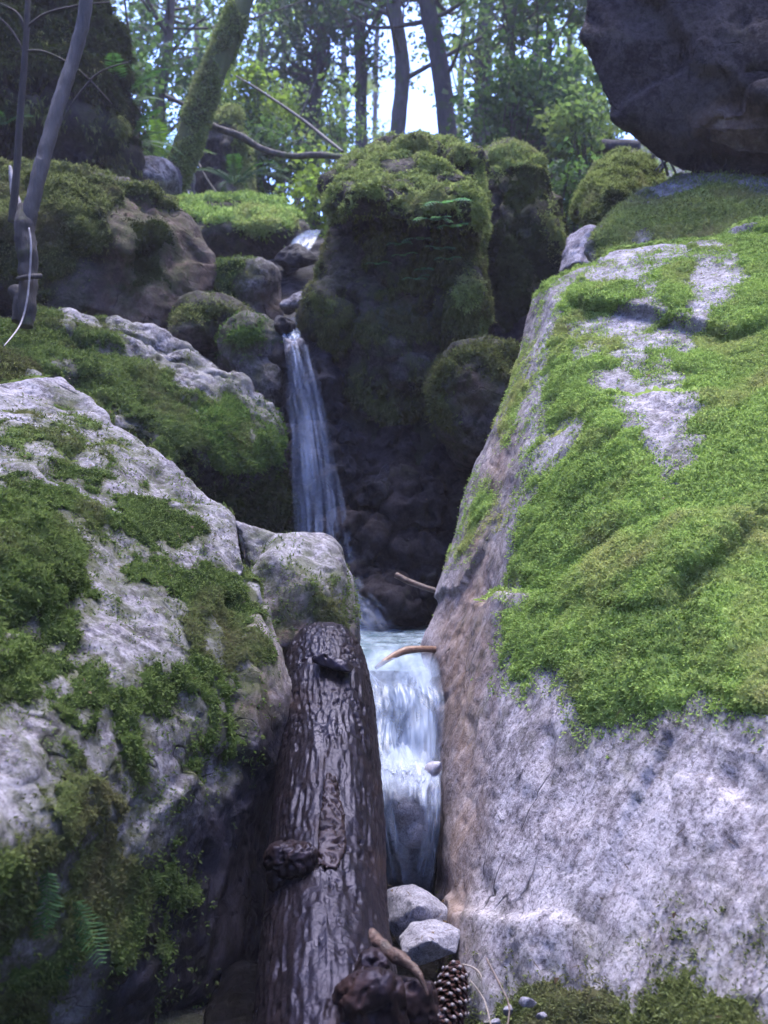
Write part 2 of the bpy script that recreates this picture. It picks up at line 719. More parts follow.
def spline(pts, n):
    pts = np.asarray(pts, float)
    k = len(pts)
    t = np.linspace(0, k - 1, n)
    out = []
    for u in t:
        i = min(int(u), k - 2)
        f = u - i
        p0, p1, p2, p3 = pts[max(i - 1, 0)], pts[i], pts[i + 1], pts[min(i + 2, k - 1)]
        out.append(.5 * ((2 * p1) + (-p0 + p2) * f + (2 * p0 - 5 * p1 + 4 * p2 - p3) * f * f + (-p0 + 3 * p1 - 3 * p2 + p3) * f ** 3))
    return np.array(out)
# ------------------------------------------------------------------ rock and moss materials
M_slab = rock_material('pale_granite', (.098, .084, .098), (.212, .188, .215), (.395, .365, .405), speck=.65, lichen=-.15, green=.35, rot=(0, -1.0, .3), bump=.45)
M_left = rock_material('grey_granite', (0.048, 0.042, 0.050), (0.160, 0.144, 0.170), (0.320, 0.300, 0.336), speck=.5, lichen=.0, green=.75, rot=(0.080, 0.400, 0.160), bump=.6)
M_mid = rock_material('weathered_granite', (0.030, 0.026, 0.031), (0.102, 0.091, 0.104), (0.281, 0.264, 0.293), speck=.5, lichen=-.05, green=.95, rot=(0.085, 0.425, 0.170))
M_dark = rock_material('dark_stone', (0.015, 0.013, 0.013), (0.054, 0.045, 0.044), (0.120, 0.102, 0.099), bump=1.0, speck=.4, lichen=-.4, green=.8, tank=.6)
M_black = rock_material('shaded_stone', (.006, .005, .006), (.018, .014, .016), (.040, .033, .036), speck=.3, lichen=-.4, green=.4, tank=.30)  # near-black colour carries the shade of recessed rocks
M_over = rock_material('brown_shaded_stone', (0.012, 0.009, 0.011), (0.036, 0.028, 0.030), (0.083, 0.068, 0.069), bump=1.0, speck=.4, lichen=-.3, green=.4, tank=1.0)  # shade on the overhang darkened into the stone colour
M_egg = rock_material('brown_granite', (.020, .017, .019), (.075, .066, .072), (.19, .175, .19), bump=1.0, speck=.5, lichen=-.1, green=1.0, tank=.8)
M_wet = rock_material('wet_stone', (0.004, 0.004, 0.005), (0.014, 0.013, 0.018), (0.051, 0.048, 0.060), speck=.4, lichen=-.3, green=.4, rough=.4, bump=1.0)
M_stone = rock_material('stream_stone', (0.132, 0.123, 0.154), (0.220, 0.211, 0.255), (0.334, 0.321, 0.378), speck=.6, lichen=.0, green=.03, scale=2.2)

MO_bright = moss_material('bright_moss', (0.089, 0.150, 0.036), (0.238, 0.353, 0.078), (0.417, 0.555, 0.168), (0.417, 0.406, 0.168), .8)
MO_dark = moss_material('deep_moss', (0.028, 0.046, 0.016), (0.088, 0.133, 0.035), (0.185, 0.248, 0.079), (0.133, 0.121, 0.063), .8)
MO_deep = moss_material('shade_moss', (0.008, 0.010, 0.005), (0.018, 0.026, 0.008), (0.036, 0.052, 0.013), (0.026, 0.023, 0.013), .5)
MO_green = moss_material('emerald_moss', (0.023, 0.055, 0.016), (0.068, 0.135, 0.032), (0.154, 0.238, 0.061), (0.096, 0.095, 0.041), .4)
MO_olive = moss_material('olive_moss', (0.069, 0.091, 0.029), (0.193, 0.245, 0.072), (0.339, 0.413, 0.143), (0.262, 0.254, 0.134), .75)
MO_dull = moss_material('dull_moss', (0.040, 0.050, 0.019), (0.110, 0.134, 0.043), (0.220, 0.259, 0.097), (0.150, 0.134, 0.076), .8)
MO_brown = moss_material('brown_moss', (0.034, 0.039, 0.018), (0.082, 0.090, 0.033), (0.156, 0.180, 0.066), (0.096, 0.081, 0.045), .75)

GR = 'boulders of the stream gully'

# right hand slab ---------------------------------------------------------------------
slab_moss = [(548, 285), (600, 268), (650, 262), (700, 250), (768, 215), (980, 180), (1000, 760), (768, 722), (735, 706), (690, 716), (655, 712),
             (620, 728), (585, 728), (565, 700), (545, 682), (522, 690), (500, 690), (500, 640), (510, 590), (512, 560), (525, 500), (530, 450), (540, 380)]
slab_left_moss = [(528, 345), (510, 372), (498, 425), (505, 438), (520, 428), (536, 370)]
slab_left_moss2 = [(487, 480), (470, 510), (452, 560), (460, 565), (480, 540), (492, 500)]
slab_foot_moss = [(470, 985), (560, 985), (640, 975), (700, 985), (768, 990), (900, 1000), (900, 1150), (470, 1100)]
slab_off = [
    [(590, 262), (648, 258), (640, 285), (612, 283), (588, 276)],
    [(575, 345), (605, 318), (640, 300), (655, 290), (660, 310), (640, 335), (620, 335), (590, 345)],
    [(620, 355), (648, 335), (690, 330), (688, 345), (650, 352), (625, 370)],
    [(688, 285), (700, 266), (730, 262), (742, 276), (716, 298), (706, 330), (690, 330)],
    [(598, 372), (630, 378), (668, 378), (688, 400), (684, 430), (668, 468), (650, 450), (640, 440), (630, 400)],
    [(530, 458), (545, 430), (570, 426), (578, 440), (560, 455), (540, 468)],
    [(592, 378), (618, 370), (632, 378), (618, 400), (600, 395)],
    [(540, 290), (560, 283), (560, 310), (545, 345), (535, 390), (522, 440), (520, 420), (530, 350)],
]
boulder('huge sloping slab of pale granite on the right, bright green moss over its upper half',
        [[(548, 284, 4.35), (575, 268, 4.5), (640, 258, 4.55), (690, 256, 4.45), (768, 224, 4.3), (930, 190, 4.1),
          (548, 292, 4.15), (528, 420, 3.72), (502, 560, 3.27), (500, 690, 2.9), (474, 790, 2.66), (452, 900, 2.42),
          (532, 300, 4.6), (497, 425, 4.25), (452, 565, 3.85), (424, 652, 3.6), (436, 760, 3.15), (432, 885, 2.8), (438, 1010, 2.5),
          (470, 1030, 2.05), (600, 1040, 1.78), (768, 1040, 1.52), (960, 1080, 1.3),
          (768, 715, 2.22), (768, 430, 3.02), (960, 430, 2.8), (960, 720, 2.0), (640, 720, 2.48),
          ('w', .6, 2.2, .15), ('w', 2.0, 2.0, .1), ('w', 2.6, 3.0, .1), ('w', 2.6, 5.2, 2.4), ('w', 1.0, 5.2, 2.3), ('w', .35, 3.8, .6)],
         [(760, 300, 3.55), (850, 330, 3.4), (740, 420, 3.0), (700, 520, 2.72), (860, 500, 2.65), (640, 560, 2.78), (760, 620, 2.45), {'back': .8}],
         [(600, 640, 2.72), (660, 700, 2.52), (740, 690, 2.32), (560, 600, 2.9), (640, 600, 2.76), {'back': .6}]],
        M_slab, vox=.0115, smooth=3, amp=.026, freq=1.5, facet=.03, crack=.012, fine=.006, seed=1,
        moss=[dict(on=[slab_moss, slab_left_moss, slab_left_moss2], off=slab_off, mat=MO_bright, thick=.028, edge=.08, dens=34000, count=3, len=.0105,
                   wid=.0021, spread=.9, droop=.5, namp=.055, nscale=7, lf=10, fade=.06, up=.6),
              dict(on=[slab_foot_moss, (700, 945, 4), (760, 950, 5)], mat=MO_dull, thick=.012, dens=26000, count=3, len=.011, wid=.0018, spread=.9, namp=.09, nscale=9, fade=.10)],
        tan=[[(528, 310), (505, 400), (470, 500), (430, 620), (425, 660), (470, 680), (500, 560), (520, 440)], [(500, 500), (440, 600), (425, 660), (440, 760), (430, 880), (440, 960), (475, 960), (480, 880), (478, 800), (492, 720), (500, 640), (505, 560)]],
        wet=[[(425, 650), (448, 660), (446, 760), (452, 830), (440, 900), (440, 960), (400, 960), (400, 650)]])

# left foreground boulder ----------------------------------------------------------------
boulder('big pale boulder left of the wet log, patchy moss on its face, deep shade underneath',
        [[(-120, 395, 2.75), (0, 384, 3.15), (62, 377, 3.3), (100, 425, 3.22), (165, 476, 3.05), (232, 512, 2.9), (256, 560, 2.75), (278, 640, 2.6), (288, 700, 2.55),
          (240, 690, 2.28), (196, 790, 2.0), (140, 845, 1.8), (60, 880, 1.58), (-120, 930, 1.2), (-150, 700, 1.6), (60, 600, 2.2),
          (284, 760, 2.7), (268, 1000, 2.6), ('w', -.35, 2.6, .25), ('w', -1.1, 1.6, .2), ('w', -1.6, 1.2, .3), ('w', -2.2, 2.0, .3), ('w', -2.1, 3.4, 1.2), ('w', -1.0, 3.6, .9), ('w', -.45, 3.2, .6)],
         [(0, 870, 1.5), (60, 900, 1.62), (130, 930, 1.85), (-80, 900, 1.35), (150, 1040, 2.0), (40, 1040, 1.7), (-80, 1060, 1.45), (-60, 800, 1.5), (90, 850, 1.75), {'back': .8}],
         [(-60, 520, 1.95), (-20, 495, 2.12), (40, 505, 2.2), (85, 550, 2.15), (75, 590, 2.02), (40, 625, 1.93), (-10, 655, 1.84), (-80, 660, 1.75), (-20, 570, 1.94), (30, 560, 2.02), {'back': .6}]],
        M_left, vox=.0105, smooth=5, amp=.045, freq=1.7, facet=.035, crack=.018, fine=.007, seed=2,
        moss=[dict(on=[[(-120, 480), (0, 488), (40, 500), (85, 550), (75, 590), (35, 625), (-10, 665), (-120, 680)]], mat=MO_dark, thick=.045, dens=24000, count=3, len=.013, wid=.002, spread=.9, droop=.4, namp=.04),
              dict(on=[[(90, 490), (170, 500), (200, 520), (190, 560), (215, 570), (240, 600), (235, 680), (205, 720), (185, 760), (170, 700), (180, 650), (150, 600), (100, 590), (120, 540)], (230, 600, 34), (140, 690, 26), (60, 640, 40),
                       [(60, 680), (130, 655), (165, 700), (130, 730), (90, 730), (50, 720)],
                       [(0, 600), (60, 640), (80, 690), (20, 740), (-60, 740)],
                       [(0, 440), (25, 430), (25, 465), (-10, 465)], (65, 460, 14), (78, 440, 12), (110, 465, 12), (20, 700, 30),
                       [(0, 800), (100, 790), (150, 850), (180, 870), (160, 960), (60, 960), (40, 1040), (-100, 1040), (-60, 860)], (50, 760, 26), (95, 795, 20), (30, 790, 40), (220, 650, 40), (190, 720, 34), (120, 760, 24), (40, 560, 70), (150, 520, 40)],
                   off=[[(75, 650), (110, 615), (160, 625), (168, 660), (150, 690), (120, 680)], [(180, 530), (220, 520), (225, 550), (195, 565)], [(-60, 740), (60, 745), (100, 770), (60, 850), (-60, 860)], (22, 945, 12), (10, 1015, 18), (70, 800, 16)],
                   mat=MO_dark, thick=.015, fade=.13, dens=22000, count=3, len=.010, wid=.0018, spread=.9, droop=.4, namp=.13, nscale=8, edge=.05, up=.5)],
        tan=[[(240, 600), (285, 650), (285, 740), (230, 720)]],
        wet=[[(165, 850), (250, 720), (290, 690), (300, 1060), (60, 1060), (110, 920)], [(165, 850), (250, 720), (290, 690), (300, 1060), (60, 1060), (110, 920)]])  # wet mask here paints the shade of the undercut into the rock

# ledge outcrop above it at the left edge
boulder('low mossy outcrop with one sharp pale edge below the hanging white vine',
        [[(-80, 340, 3.7), (0, 348, 3.62), (30, 362, 3.58), (48, 372, 3.5), (52, 410, 3.38), (20, 415, 3.3), (-80, 420, 3.25), {'back': .6}]],
        M_mid, vox=.016, smooth=4, amp=.05, freq=3, facet=.03, seed=3,
        moss=[dict(on=[[(-90, 335), (30, 345), (44, 385), (40, 420), (-90, 425)]], off=[[(36, 362), (56, 366), (54, 405), (42, 390)]], mat=MO_brown, thick=.03, dens=9000, count=3, len=.02, namp=.07, droop=.5)])

# little boulder right of it
boulder('rounded brown grey boulder wedged behind the log, thin moss over its top',
        [[('e', 296, 625, 3.25, 66, 92, .42)], [(232, 518, 3.25), (250, 530, 3.3), (292, 545, 3.3), (338, 577, 3.3), (358, 612, 3.3), (360, 648, 3.3), (330, 690, 3.3), (265, 640, 3.05), (320, 640, 3.0), {'back': .7}]],
        M_left, vox=.014, smooth=8, amp=.04, freq=2.4, facet=.015, fine=.012, seed=4,
        moss=[dict(on=[[(305, 575), (335, 580), (350, 610), (325, 640), (308, 610)], [(262, 570), (275, 570), (300, 615), (285, 618)], (285, 560, 10)], mat=MO_dark, thick=.014, dens=14000, count=3, len=.014, namp=.06, nscale=8)],
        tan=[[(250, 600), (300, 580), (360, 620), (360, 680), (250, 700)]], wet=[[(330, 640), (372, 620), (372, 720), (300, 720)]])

# sloping ledge in the middle left --------------------------------------------------------
boulder('long sloping ledge left of the waterfall with a bare lilac crest and dark hollow',
        [[(-120, 330, 4.2), (40, 312, 4.5), (110, 316, 4.75), (190, 340, 4.85), (240, 368, 4.85), (276, 402, 4.8), (289, 425, 4.78), (293, 480, 4.8), (296, 590, 4.8),
          (282, 440, 4.55), (235, 425, 4.4), (150, 410, 4.15), (60, 400, 3.85), (-100, 420, 3.6), (100, 470, 3.85), (200, 470, 4.35), (240, 560, 5.0), (150, 560, 4.7), (0, 560, 4.0),
          {'back': .9}]],
        M_mid, vox=.018, smooth=4, amp=.085, freq=1.9, facet=.05, crack=.05, fine=.02, seed=5,
        moss=[dict(on=[[(-100, 320), (60, 312), (110, 330), (160, 360), (200, 400), (250, 430), (240, 450), (180, 440), (140, 430), (200, 470), (150, 480), (60, 420), (-100, 420)]],
                   off=[[(105, 318), (190, 345), (280, 402), (285, 420), (240, 405), (190, 390), (150, 350)], (135, 440, 18), (100, 350, 10), (60, 385, 16)],
                   mat=MO_dark, thick=.03, dens=11000, count=3, len=.016, wid=.0025, namp=.13, nscale=5, droop=.4),
              dict(on=[[(190, 415), (225, 390), (262, 405), (285, 425), (290, 460), (262, 470), (215, 475)]], off=[(248, 437, 9)], mat=MO_green, thick=.035, dens=9000, count=3, len=.022, wid=.003, namp=.05, droop=.3),
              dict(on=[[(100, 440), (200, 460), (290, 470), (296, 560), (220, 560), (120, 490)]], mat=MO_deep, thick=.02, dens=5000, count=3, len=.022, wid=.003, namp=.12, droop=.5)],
        wet=[[(120, 445), (300, 455), (300, 600), (100, 600)]])  # shade below the ledge crest painted dark through the wet mask

# upper left boulder ------------------------------------------------------------------------
boulder('broad blunt boulder at the upper left with moss cap and bare brown face',
        [[(-100, 160, 5.6), (0, 172, 5.5), (55, 166, 5.5), (98, 182, 5.5), (150, 188, 5.55), (188, 213, 5.55), (216, 266, 5.5), (212, 296, 5.4), (176, 326, 5.2), (130, 336, 5.1),
          (112, 232, 5.1), (160, 240, 5.22), (60, 215, 5.05), (0, 220, 4.95), (-100, 250, 4.9), (70, 325, 5.1), (0, 310, 5.2), {'back': 1.1, 'lift': -.1}]],
        M_dark, vox=.018, smooth=3, amp=.05, freq=1.6, facet=.05, crack=.05, fine=.012, seed=6,
        moss=[dict(on=[[(-100, 150), (60, 160), (110, 180), (128, 190), (112, 215), (105, 250), (70, 280), (50, 290), (-60, 270)], [(95, 180), (150, 186), (185, 208), (180, 215), (140, 200), (110, 192)]],
                   mat=MO_dull, thick=.06, dens=9000, count=3, len=.020, wid=.003, spread=.9, droop=.6, namp=.13, nscale=4, lf=5),
              dict(on=[[(130, 215), (165, 225), (175, 250), (165, 290), (135, 285), (125, 250)]], mat=MO_deep, thick=.012, dens=6000, len=.014, wid=.002, namp=.10, nscale=6)],
        tan=[[(100, 240), (120, 185), (190, 205), (225, 270), (205, 310), (130, 345), (90, 310)]])

boulder('pale rounded grey boulder sitting behind the upper left boulder',
        [[('e', 148, 182, 7.4, 34, 23, .35)], [('e', 130, 192, 7.35, 22, 14, .3)]], M_mid, vox=.03, smooth=6, amp=.05, freq=1.6, facet=.02, seed=7)
boulder('flat topped boulder with a bright moss carpet at the head of the stream',
        [[(165, 208, 7.0), (200, 199, 7.1), (268, 199, 7.1), (298, 212, 7.0), (311, 236, 6.9), (300, 262, 6.8), (200, 266, 6.7), (175, 240, 6.6), (230, 225, 6.5), (280, 228, 6.5), {'back': 1.0}]],
        M_dark, vox=.025, smooth=5, amp=.07, freq=1.8, facet=.02, crack=.03, seed=8,
        moss=[dict(on=[[(160, 195), (210, 192), (275, 194), (302, 212), (290, 236), (255, 240), (230, 222), (190, 228), (170, 225)]], off=[[(205, 203), (240, 202), (238, 209), (210, 210)]],
                   mat=MO_bright, thick=.05, dens=5000, count=3, len=.03, wid=.005, namp=.08, droop=.4)])

# cluster between
boulder('egg shaped boulder with pinkish bare flank just left of the lip of the waterfall',
        [[('e', 250, 292, 5.75, 38, 34, .35)], [(262, 290, 5.5), (283, 300, 5.6), (284, 322, 5.6), (255, 325, 5.45), (230, 315, 5.5), {'back': .4}]], M_egg, vox=.02, smooth=5, amp=.05, freq=2.2, facet=.02, seed=9,
        moss=[dict(on=[[(212, 258), (250, 256), (254, 268), (236, 282), (240, 300), (220, 320), (205, 290)]], mat=MO_dark, thick=.03, dens=6000, len=.022, wid=.0035, namp=.07, droop=.3)],
        tan=[[(250, 290), (275, 285), (290, 310), (275, 330), (255, 315)]])
boulder('low dark boulder with a thin green rim under the upper left boulder',
        [[('e', 218, 322, 5.35, 44, 26, .3)], [('e', 196, 332, 5.2, 32, 20, .25)]], M_dark, vox=.02, smooth=4, amp=.06, freq=2.4, facet=.04, seed=10,
        moss=[dict(on=[[(170, 315), (215, 296), (255, 312), (245, 328), (222, 318), (205, 322), (180, 325)]], mat=MO_dull, thick=.02, dens=7000, len=.02, wid=.003, namp=.06)])
boulder('small boulder capped with emerald moss directly left of the waterfall lip',
        [[('e', 254, 352, 5.15, 35, 36, .28)], [('e', 262, 388, 5.1, 30, 30, .25)]], M_egg, vox=.018, smooth=4, amp=.05, freq=2.6, facet=.03, seed=11,
        moss=[dict(on=[[(224, 335), (242, 320), (264, 324), (270, 342), (256, 352), (232, 356)]], mat=MO_green, thick=.035, dens=9000, len=.022, wid=.003, namp=.04, droop=.3)])

# centre boulder -------------------------------------------------------------------------
boulder('tall shaggy boulder right of the waterfall with moss cap and hanging brown moss',
        [[(322, 178, 5.35), (345, 157, 5.5), (385, 144, 5.7), (428, 140, 5.75), (466, 150, 5.65), (482, 166, 5.5), (484, 235, 5.3), (470, 238, 5.0), (428, 222, 4.82), (385, 214, 4.85), (350, 216, 4.92), (326, 205, 5.1),
          (350, 190, 4.95), (400, 190, 4.92), (450, 200, 4.95), {'back': 1.3, 'shrink': .85}],
         [(328, 205, 5.6), (335, 170, 5.7), (372, 232, 5.12), (420, 225, 5.05), (470, 230, 5.1), (484, 250, 5.3), (478, 335, 5.25), (462, 376, 5.2), (430, 300, 5.0), (455, 270, 4.95), (380, 300, 5.12), (400, 395, 5.15), {'back': 1.2}],
         [(304, 298, 5.35), (320, 246, 5.45), (328, 222, 5.5), (345, 292, 5.15), (400, 285, 5.1), (470, 300, 5.1), (480, 340, 5.25), (462, 376, 5.2), (420, 402, 5.15), (372, 412, 5.15), (336, 397, 5.2), (310, 335, 5.3), (390, 350, 5.02), {'back': 1.1}],
         [('e', 446, 212, 4.95, 30, 22, .22)], [('e', 466, 305, 5.0, 20, 40, .18)], [('e', 372, 205, 4.98, 34, 16, .2)], [('e', 330, 318, 5.22, 24, 26, .18)], [('e', 415, 150, 5.55, 24, 12, .2)], [('e', 462, 162, 5.5, 20, 14, .2)], [('e', 425, 380, 5.12, 34, 24, .15)]],
        M_dark, vox=.017, smooth=1, amp=.05, freq=2.2, facet=.06, crack=.10, fine=.022, seed=12,
        moss=[dict(on=[[(340, 165), (390, 140), (440, 135), (490, 165), (489, 240), (478, 262), (465, 225), (440, 210), (420, 212), (395, 206), (370, 200), (350, 185)],
                       [(445, 262), (470, 258), (486, 290), (482, 340), (470, 330), (455, 300)], [(328, 195), (350, 200), (345, 215), (328, 212)]], off=[(348, 182, 11), (402, 166, 12), (456, 176, 9), (388, 196, 8), (436, 160, 8), (470, 205, 8)],
                   mat=MO_olive, thick=.045, fade=.1, dens=13000, count=3, len=.019, wid=.003, spread=.9, droop=.6, namp=.15, nscale=6, lf=8, sag=.05),
              dict(on=[[(380, 225), (425, 220), (470, 235), (490, 260), (490, 340), (462, 380), (420, 410), (370, 416), (330, 400), (304, 330), (345, 300), (385, 285)]], off=[(398, 292, 14), (350, 350, 18), (430, 350, 16), (365, 310, 14), (440, 300, 12), (395, 250, 18), (400, 385, 16)],
                   mat=MO_brown, thick=.045, fade=.10, dens=7000, count=3, len=.026, wid=.0024, spread=.8, droop=.9, segs=2, namp=.26, nscale=4.5, lf=6, sag=.06),
              dict(on=[[(300, 300), (316, 240), (326, 224), (330, 245), (318, 285), (345, 300), (335, 325), (310, 320)]], mat=MO_dull, thick=.03, dens=9000, len=.02, wid=.003, namp=.05, droop=.5)],
        tan=[(400, 290, 12), [(300, 300), (316, 240), (328, 224), (332, 245), (316, 290)]])
boulder('dark upright boulder against the right of the shaggy one, thin moss along its rim',
        [[(494, 156, 6.0), (468, 168, 6.9), (468, 330, 6.6), (510, 141, 6.05), (545, 156, 6.0), (551, 200, 6.0), (569, 240, 5.95), (571, 272, 5.9), (535, 340, 5.8), (488, 355, 5.8), (500, 200, 5.75), (540, 210, 5.75), (520, 300, 5.6), (496, 300, 5.7), {'back': .9}]],
        M_dark, vox=.022, smooth=1, amp=.03, freq=1.8, facet=.06, crack=.06, seed=13,
        moss=[dict(on=[[(488, 150), (512, 136), (548, 154), (552, 175), (520, 168), (495, 172)], [(545, 190), (556, 210), (572, 245), (565, 275), (555, 250), (543, 225)]],
                   mat=MO_olive, thick=.02, dens=9000, len=.02, wid=.003, namp=.05, droop=.5),
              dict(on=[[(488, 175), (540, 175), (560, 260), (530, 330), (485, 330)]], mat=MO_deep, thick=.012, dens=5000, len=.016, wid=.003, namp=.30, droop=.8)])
boulder('round boulder under the dark upright one with olive moss and a bare pink patch',
        [[('e', 474, 405, 4.75, 49, 64, .4)], [('e', 490, 380, 4.8, 40, 40, .35)]], M_dark, vox=.018, smooth=6, amp=.06, freq=2.2, facet=.03, crack=.03, seed=14,
        moss=[dict(on=[[(430, 390), (440, 355), (475, 338), (525, 345), (515, 385), (492, 375), (475, 360), (450, 380)], [(435, 395), (450, 400), (460, 440), (440, 430)]], mat=MO_brown, thick=.03, dens=7000, len=.024, wid=.0035, namp=.06, droop=.5)],
        tan=[[(455, 375), (475, 360), (488, 390), (480, 412), (455, 405)]])

# dark wet wall behind the fall: separate rocks ---------------------------------------------
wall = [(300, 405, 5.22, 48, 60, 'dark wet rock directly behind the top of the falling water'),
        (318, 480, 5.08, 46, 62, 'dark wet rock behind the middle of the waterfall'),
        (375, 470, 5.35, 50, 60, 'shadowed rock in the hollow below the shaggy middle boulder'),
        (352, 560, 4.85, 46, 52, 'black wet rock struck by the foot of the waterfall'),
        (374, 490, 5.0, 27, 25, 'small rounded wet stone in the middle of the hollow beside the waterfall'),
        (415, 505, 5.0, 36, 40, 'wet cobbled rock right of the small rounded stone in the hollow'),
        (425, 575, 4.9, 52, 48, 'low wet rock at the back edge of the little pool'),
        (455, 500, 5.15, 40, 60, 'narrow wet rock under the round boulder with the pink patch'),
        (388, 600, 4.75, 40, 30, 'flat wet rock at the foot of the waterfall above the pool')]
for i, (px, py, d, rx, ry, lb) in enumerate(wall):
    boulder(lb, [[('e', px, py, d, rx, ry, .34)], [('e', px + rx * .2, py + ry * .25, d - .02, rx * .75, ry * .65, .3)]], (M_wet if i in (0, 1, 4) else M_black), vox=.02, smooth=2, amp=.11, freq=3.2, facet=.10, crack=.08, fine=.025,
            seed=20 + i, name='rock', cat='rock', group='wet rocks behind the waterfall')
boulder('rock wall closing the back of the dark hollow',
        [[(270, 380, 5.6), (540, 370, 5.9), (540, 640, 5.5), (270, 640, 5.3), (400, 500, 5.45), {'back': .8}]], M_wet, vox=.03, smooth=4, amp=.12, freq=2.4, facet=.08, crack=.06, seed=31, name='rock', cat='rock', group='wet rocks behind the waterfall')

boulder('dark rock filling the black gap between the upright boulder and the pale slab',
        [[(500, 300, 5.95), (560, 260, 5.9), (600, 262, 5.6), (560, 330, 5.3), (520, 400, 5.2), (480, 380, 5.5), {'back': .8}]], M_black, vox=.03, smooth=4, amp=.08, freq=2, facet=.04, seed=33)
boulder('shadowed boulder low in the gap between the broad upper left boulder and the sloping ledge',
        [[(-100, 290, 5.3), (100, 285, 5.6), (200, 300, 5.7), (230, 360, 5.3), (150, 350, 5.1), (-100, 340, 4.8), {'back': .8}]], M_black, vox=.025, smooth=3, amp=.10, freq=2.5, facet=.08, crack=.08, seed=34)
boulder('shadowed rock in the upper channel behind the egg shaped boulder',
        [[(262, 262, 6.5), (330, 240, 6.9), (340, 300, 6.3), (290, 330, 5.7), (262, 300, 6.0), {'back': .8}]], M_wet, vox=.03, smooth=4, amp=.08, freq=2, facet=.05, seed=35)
# lip stones
lip = [(291, 350, 4.92, 14, 18, 'wet blue grey stone splitting the water at the lip of the waterfall'),
       (285, 326, 5.05, 15, 14, 'wet stone above and left of the stone at the waterfall lip'),
       (298, 304, 5.3, 18, 14, 'rounded stone in the channel above the waterfall lip'),
       (297, 262, 6.2, 26, 18, 'dark stone in the upper channel below the flat mossy boulder')]
for i, (px, py, d, rx, ry, lb) in enumerate(lip):
    rr_ = np.random.RandomState(90 + i)
    ang = np.sort(rr_.rand(9) * 2 * math.pi)
    hp = [(px + rx * math.cos(q_) * (.75 + .3 * rr_.rand()), py + ry * math.sin(q_) * (.75 + .3 * rr_.rand()), d + .05 * rr_.normal()) for q_ in ang] + [(px + rx * .2, py - ry * .3, d - .09), (px - rx * .3, py + ry * .2, d - .07)]
    boulder(lb, [hp + [{'back': .16}]], (M_mid, M_wet, M_mid, M_wet)[i], vox=.009, smooth=2, amp=.03, freq=5, facet=.03, fine=.008, seed=40 + i, name='stone', cat='stone', group='stones in the stream channel',
            wet=[(px, py + ry * .9, ry * .8)])

# right rear -----------------------------------------------------------------------------------
boulder('broad olive mossy boulder under the overhanging dark rock at the upper right',
        [[(584, 248, 4.95), (600, 224, 5.0), (640, 190, 5.1), (690, 170, 5.15), (768, 172, 5.1), (950, 160, 5.0), (590, 275, 4.8), (640, 262, 4.62), (690, 250, 4.55), (768, 225, 4.5), (930, 210, 4.4), (700, 205, 4.75), (640, 330, 4.7), (800, 330, 4.6), {'back': 1.0}]],
        M_left, vox=.017, smooth=5, amp=.05, freq=1.8, facet=.02, fine=.014, seed=15,
        moss=[dict(on=[[(590, 235), (615, 205), (660, 178), (720, 180), (950, 200), (950, 300), (760, 262), (700, 262), (650, 268), (600, 262)]],
                   off=[(642, 240, 7), [(715, 172), (790, 178), (790, 192), (740, 186)], [(655, 182), (700, 178), (690, 188), (650, 194)]],
                   mat=MO_olive, thick=.03, dens=9000, count=3, len=.022, wid=.003, spread=.8, droop=.3, namp=.05, lf=7)])
boulder('bare pale lilac rock in the gap left of the olive mossy boulder',
        [[(566, 236, 5.5), (590, 225, 5.45), (604, 232, 5.4), (600, 268, 5.2), (575, 262, 5.2), (556, 275, 5.4), {'back': .4}]], M_slab, vox=.016, smooth=4, amp=.03, freq=3, facet=.02, seed=16)
boulder('humped yellow green mossy boulder far back beneath the tip of the overhanging rock',
        [[(572, 218, 6.4), (582, 185, 6.5), (598, 162, 6.6), (622, 149, 6.6), (645, 158, 6.6), (665, 180, 6.5), (640, 220, 6.1), (600, 225, 6.1), (610, 190, 6.1), {'back': .8}]],
        M_mid, vox=.022, smooth=5, amp=.07, freq=2, facet=.03, seed=17,
        moss=[dict(on=[[(565, 222), (580, 180), (598, 155), (625, 142), (660, 160), (670, 185), (640, 225), (600, 232)]], mat=MO_olive, thick=.03, dens=9000, len=.02, wid=.003, namp=.16, droop=.4)])
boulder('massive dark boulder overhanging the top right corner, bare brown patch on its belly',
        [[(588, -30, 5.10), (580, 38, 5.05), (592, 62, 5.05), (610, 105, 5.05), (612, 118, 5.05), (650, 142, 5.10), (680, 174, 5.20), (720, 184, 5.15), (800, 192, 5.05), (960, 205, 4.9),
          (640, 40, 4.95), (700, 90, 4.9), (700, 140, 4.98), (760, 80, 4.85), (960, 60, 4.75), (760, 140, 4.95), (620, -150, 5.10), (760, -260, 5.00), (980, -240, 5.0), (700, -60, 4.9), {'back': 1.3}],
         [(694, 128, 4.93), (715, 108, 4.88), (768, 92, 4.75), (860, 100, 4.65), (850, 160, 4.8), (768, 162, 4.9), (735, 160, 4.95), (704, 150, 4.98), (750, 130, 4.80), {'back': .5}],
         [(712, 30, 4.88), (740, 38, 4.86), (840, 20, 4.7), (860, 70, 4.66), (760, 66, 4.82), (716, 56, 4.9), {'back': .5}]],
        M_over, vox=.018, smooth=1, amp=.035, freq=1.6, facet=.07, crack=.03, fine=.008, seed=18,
        tan=[[(690, 120), (720, 105), (768, 95), (768, 160), (735, 158), (705, 150)]])
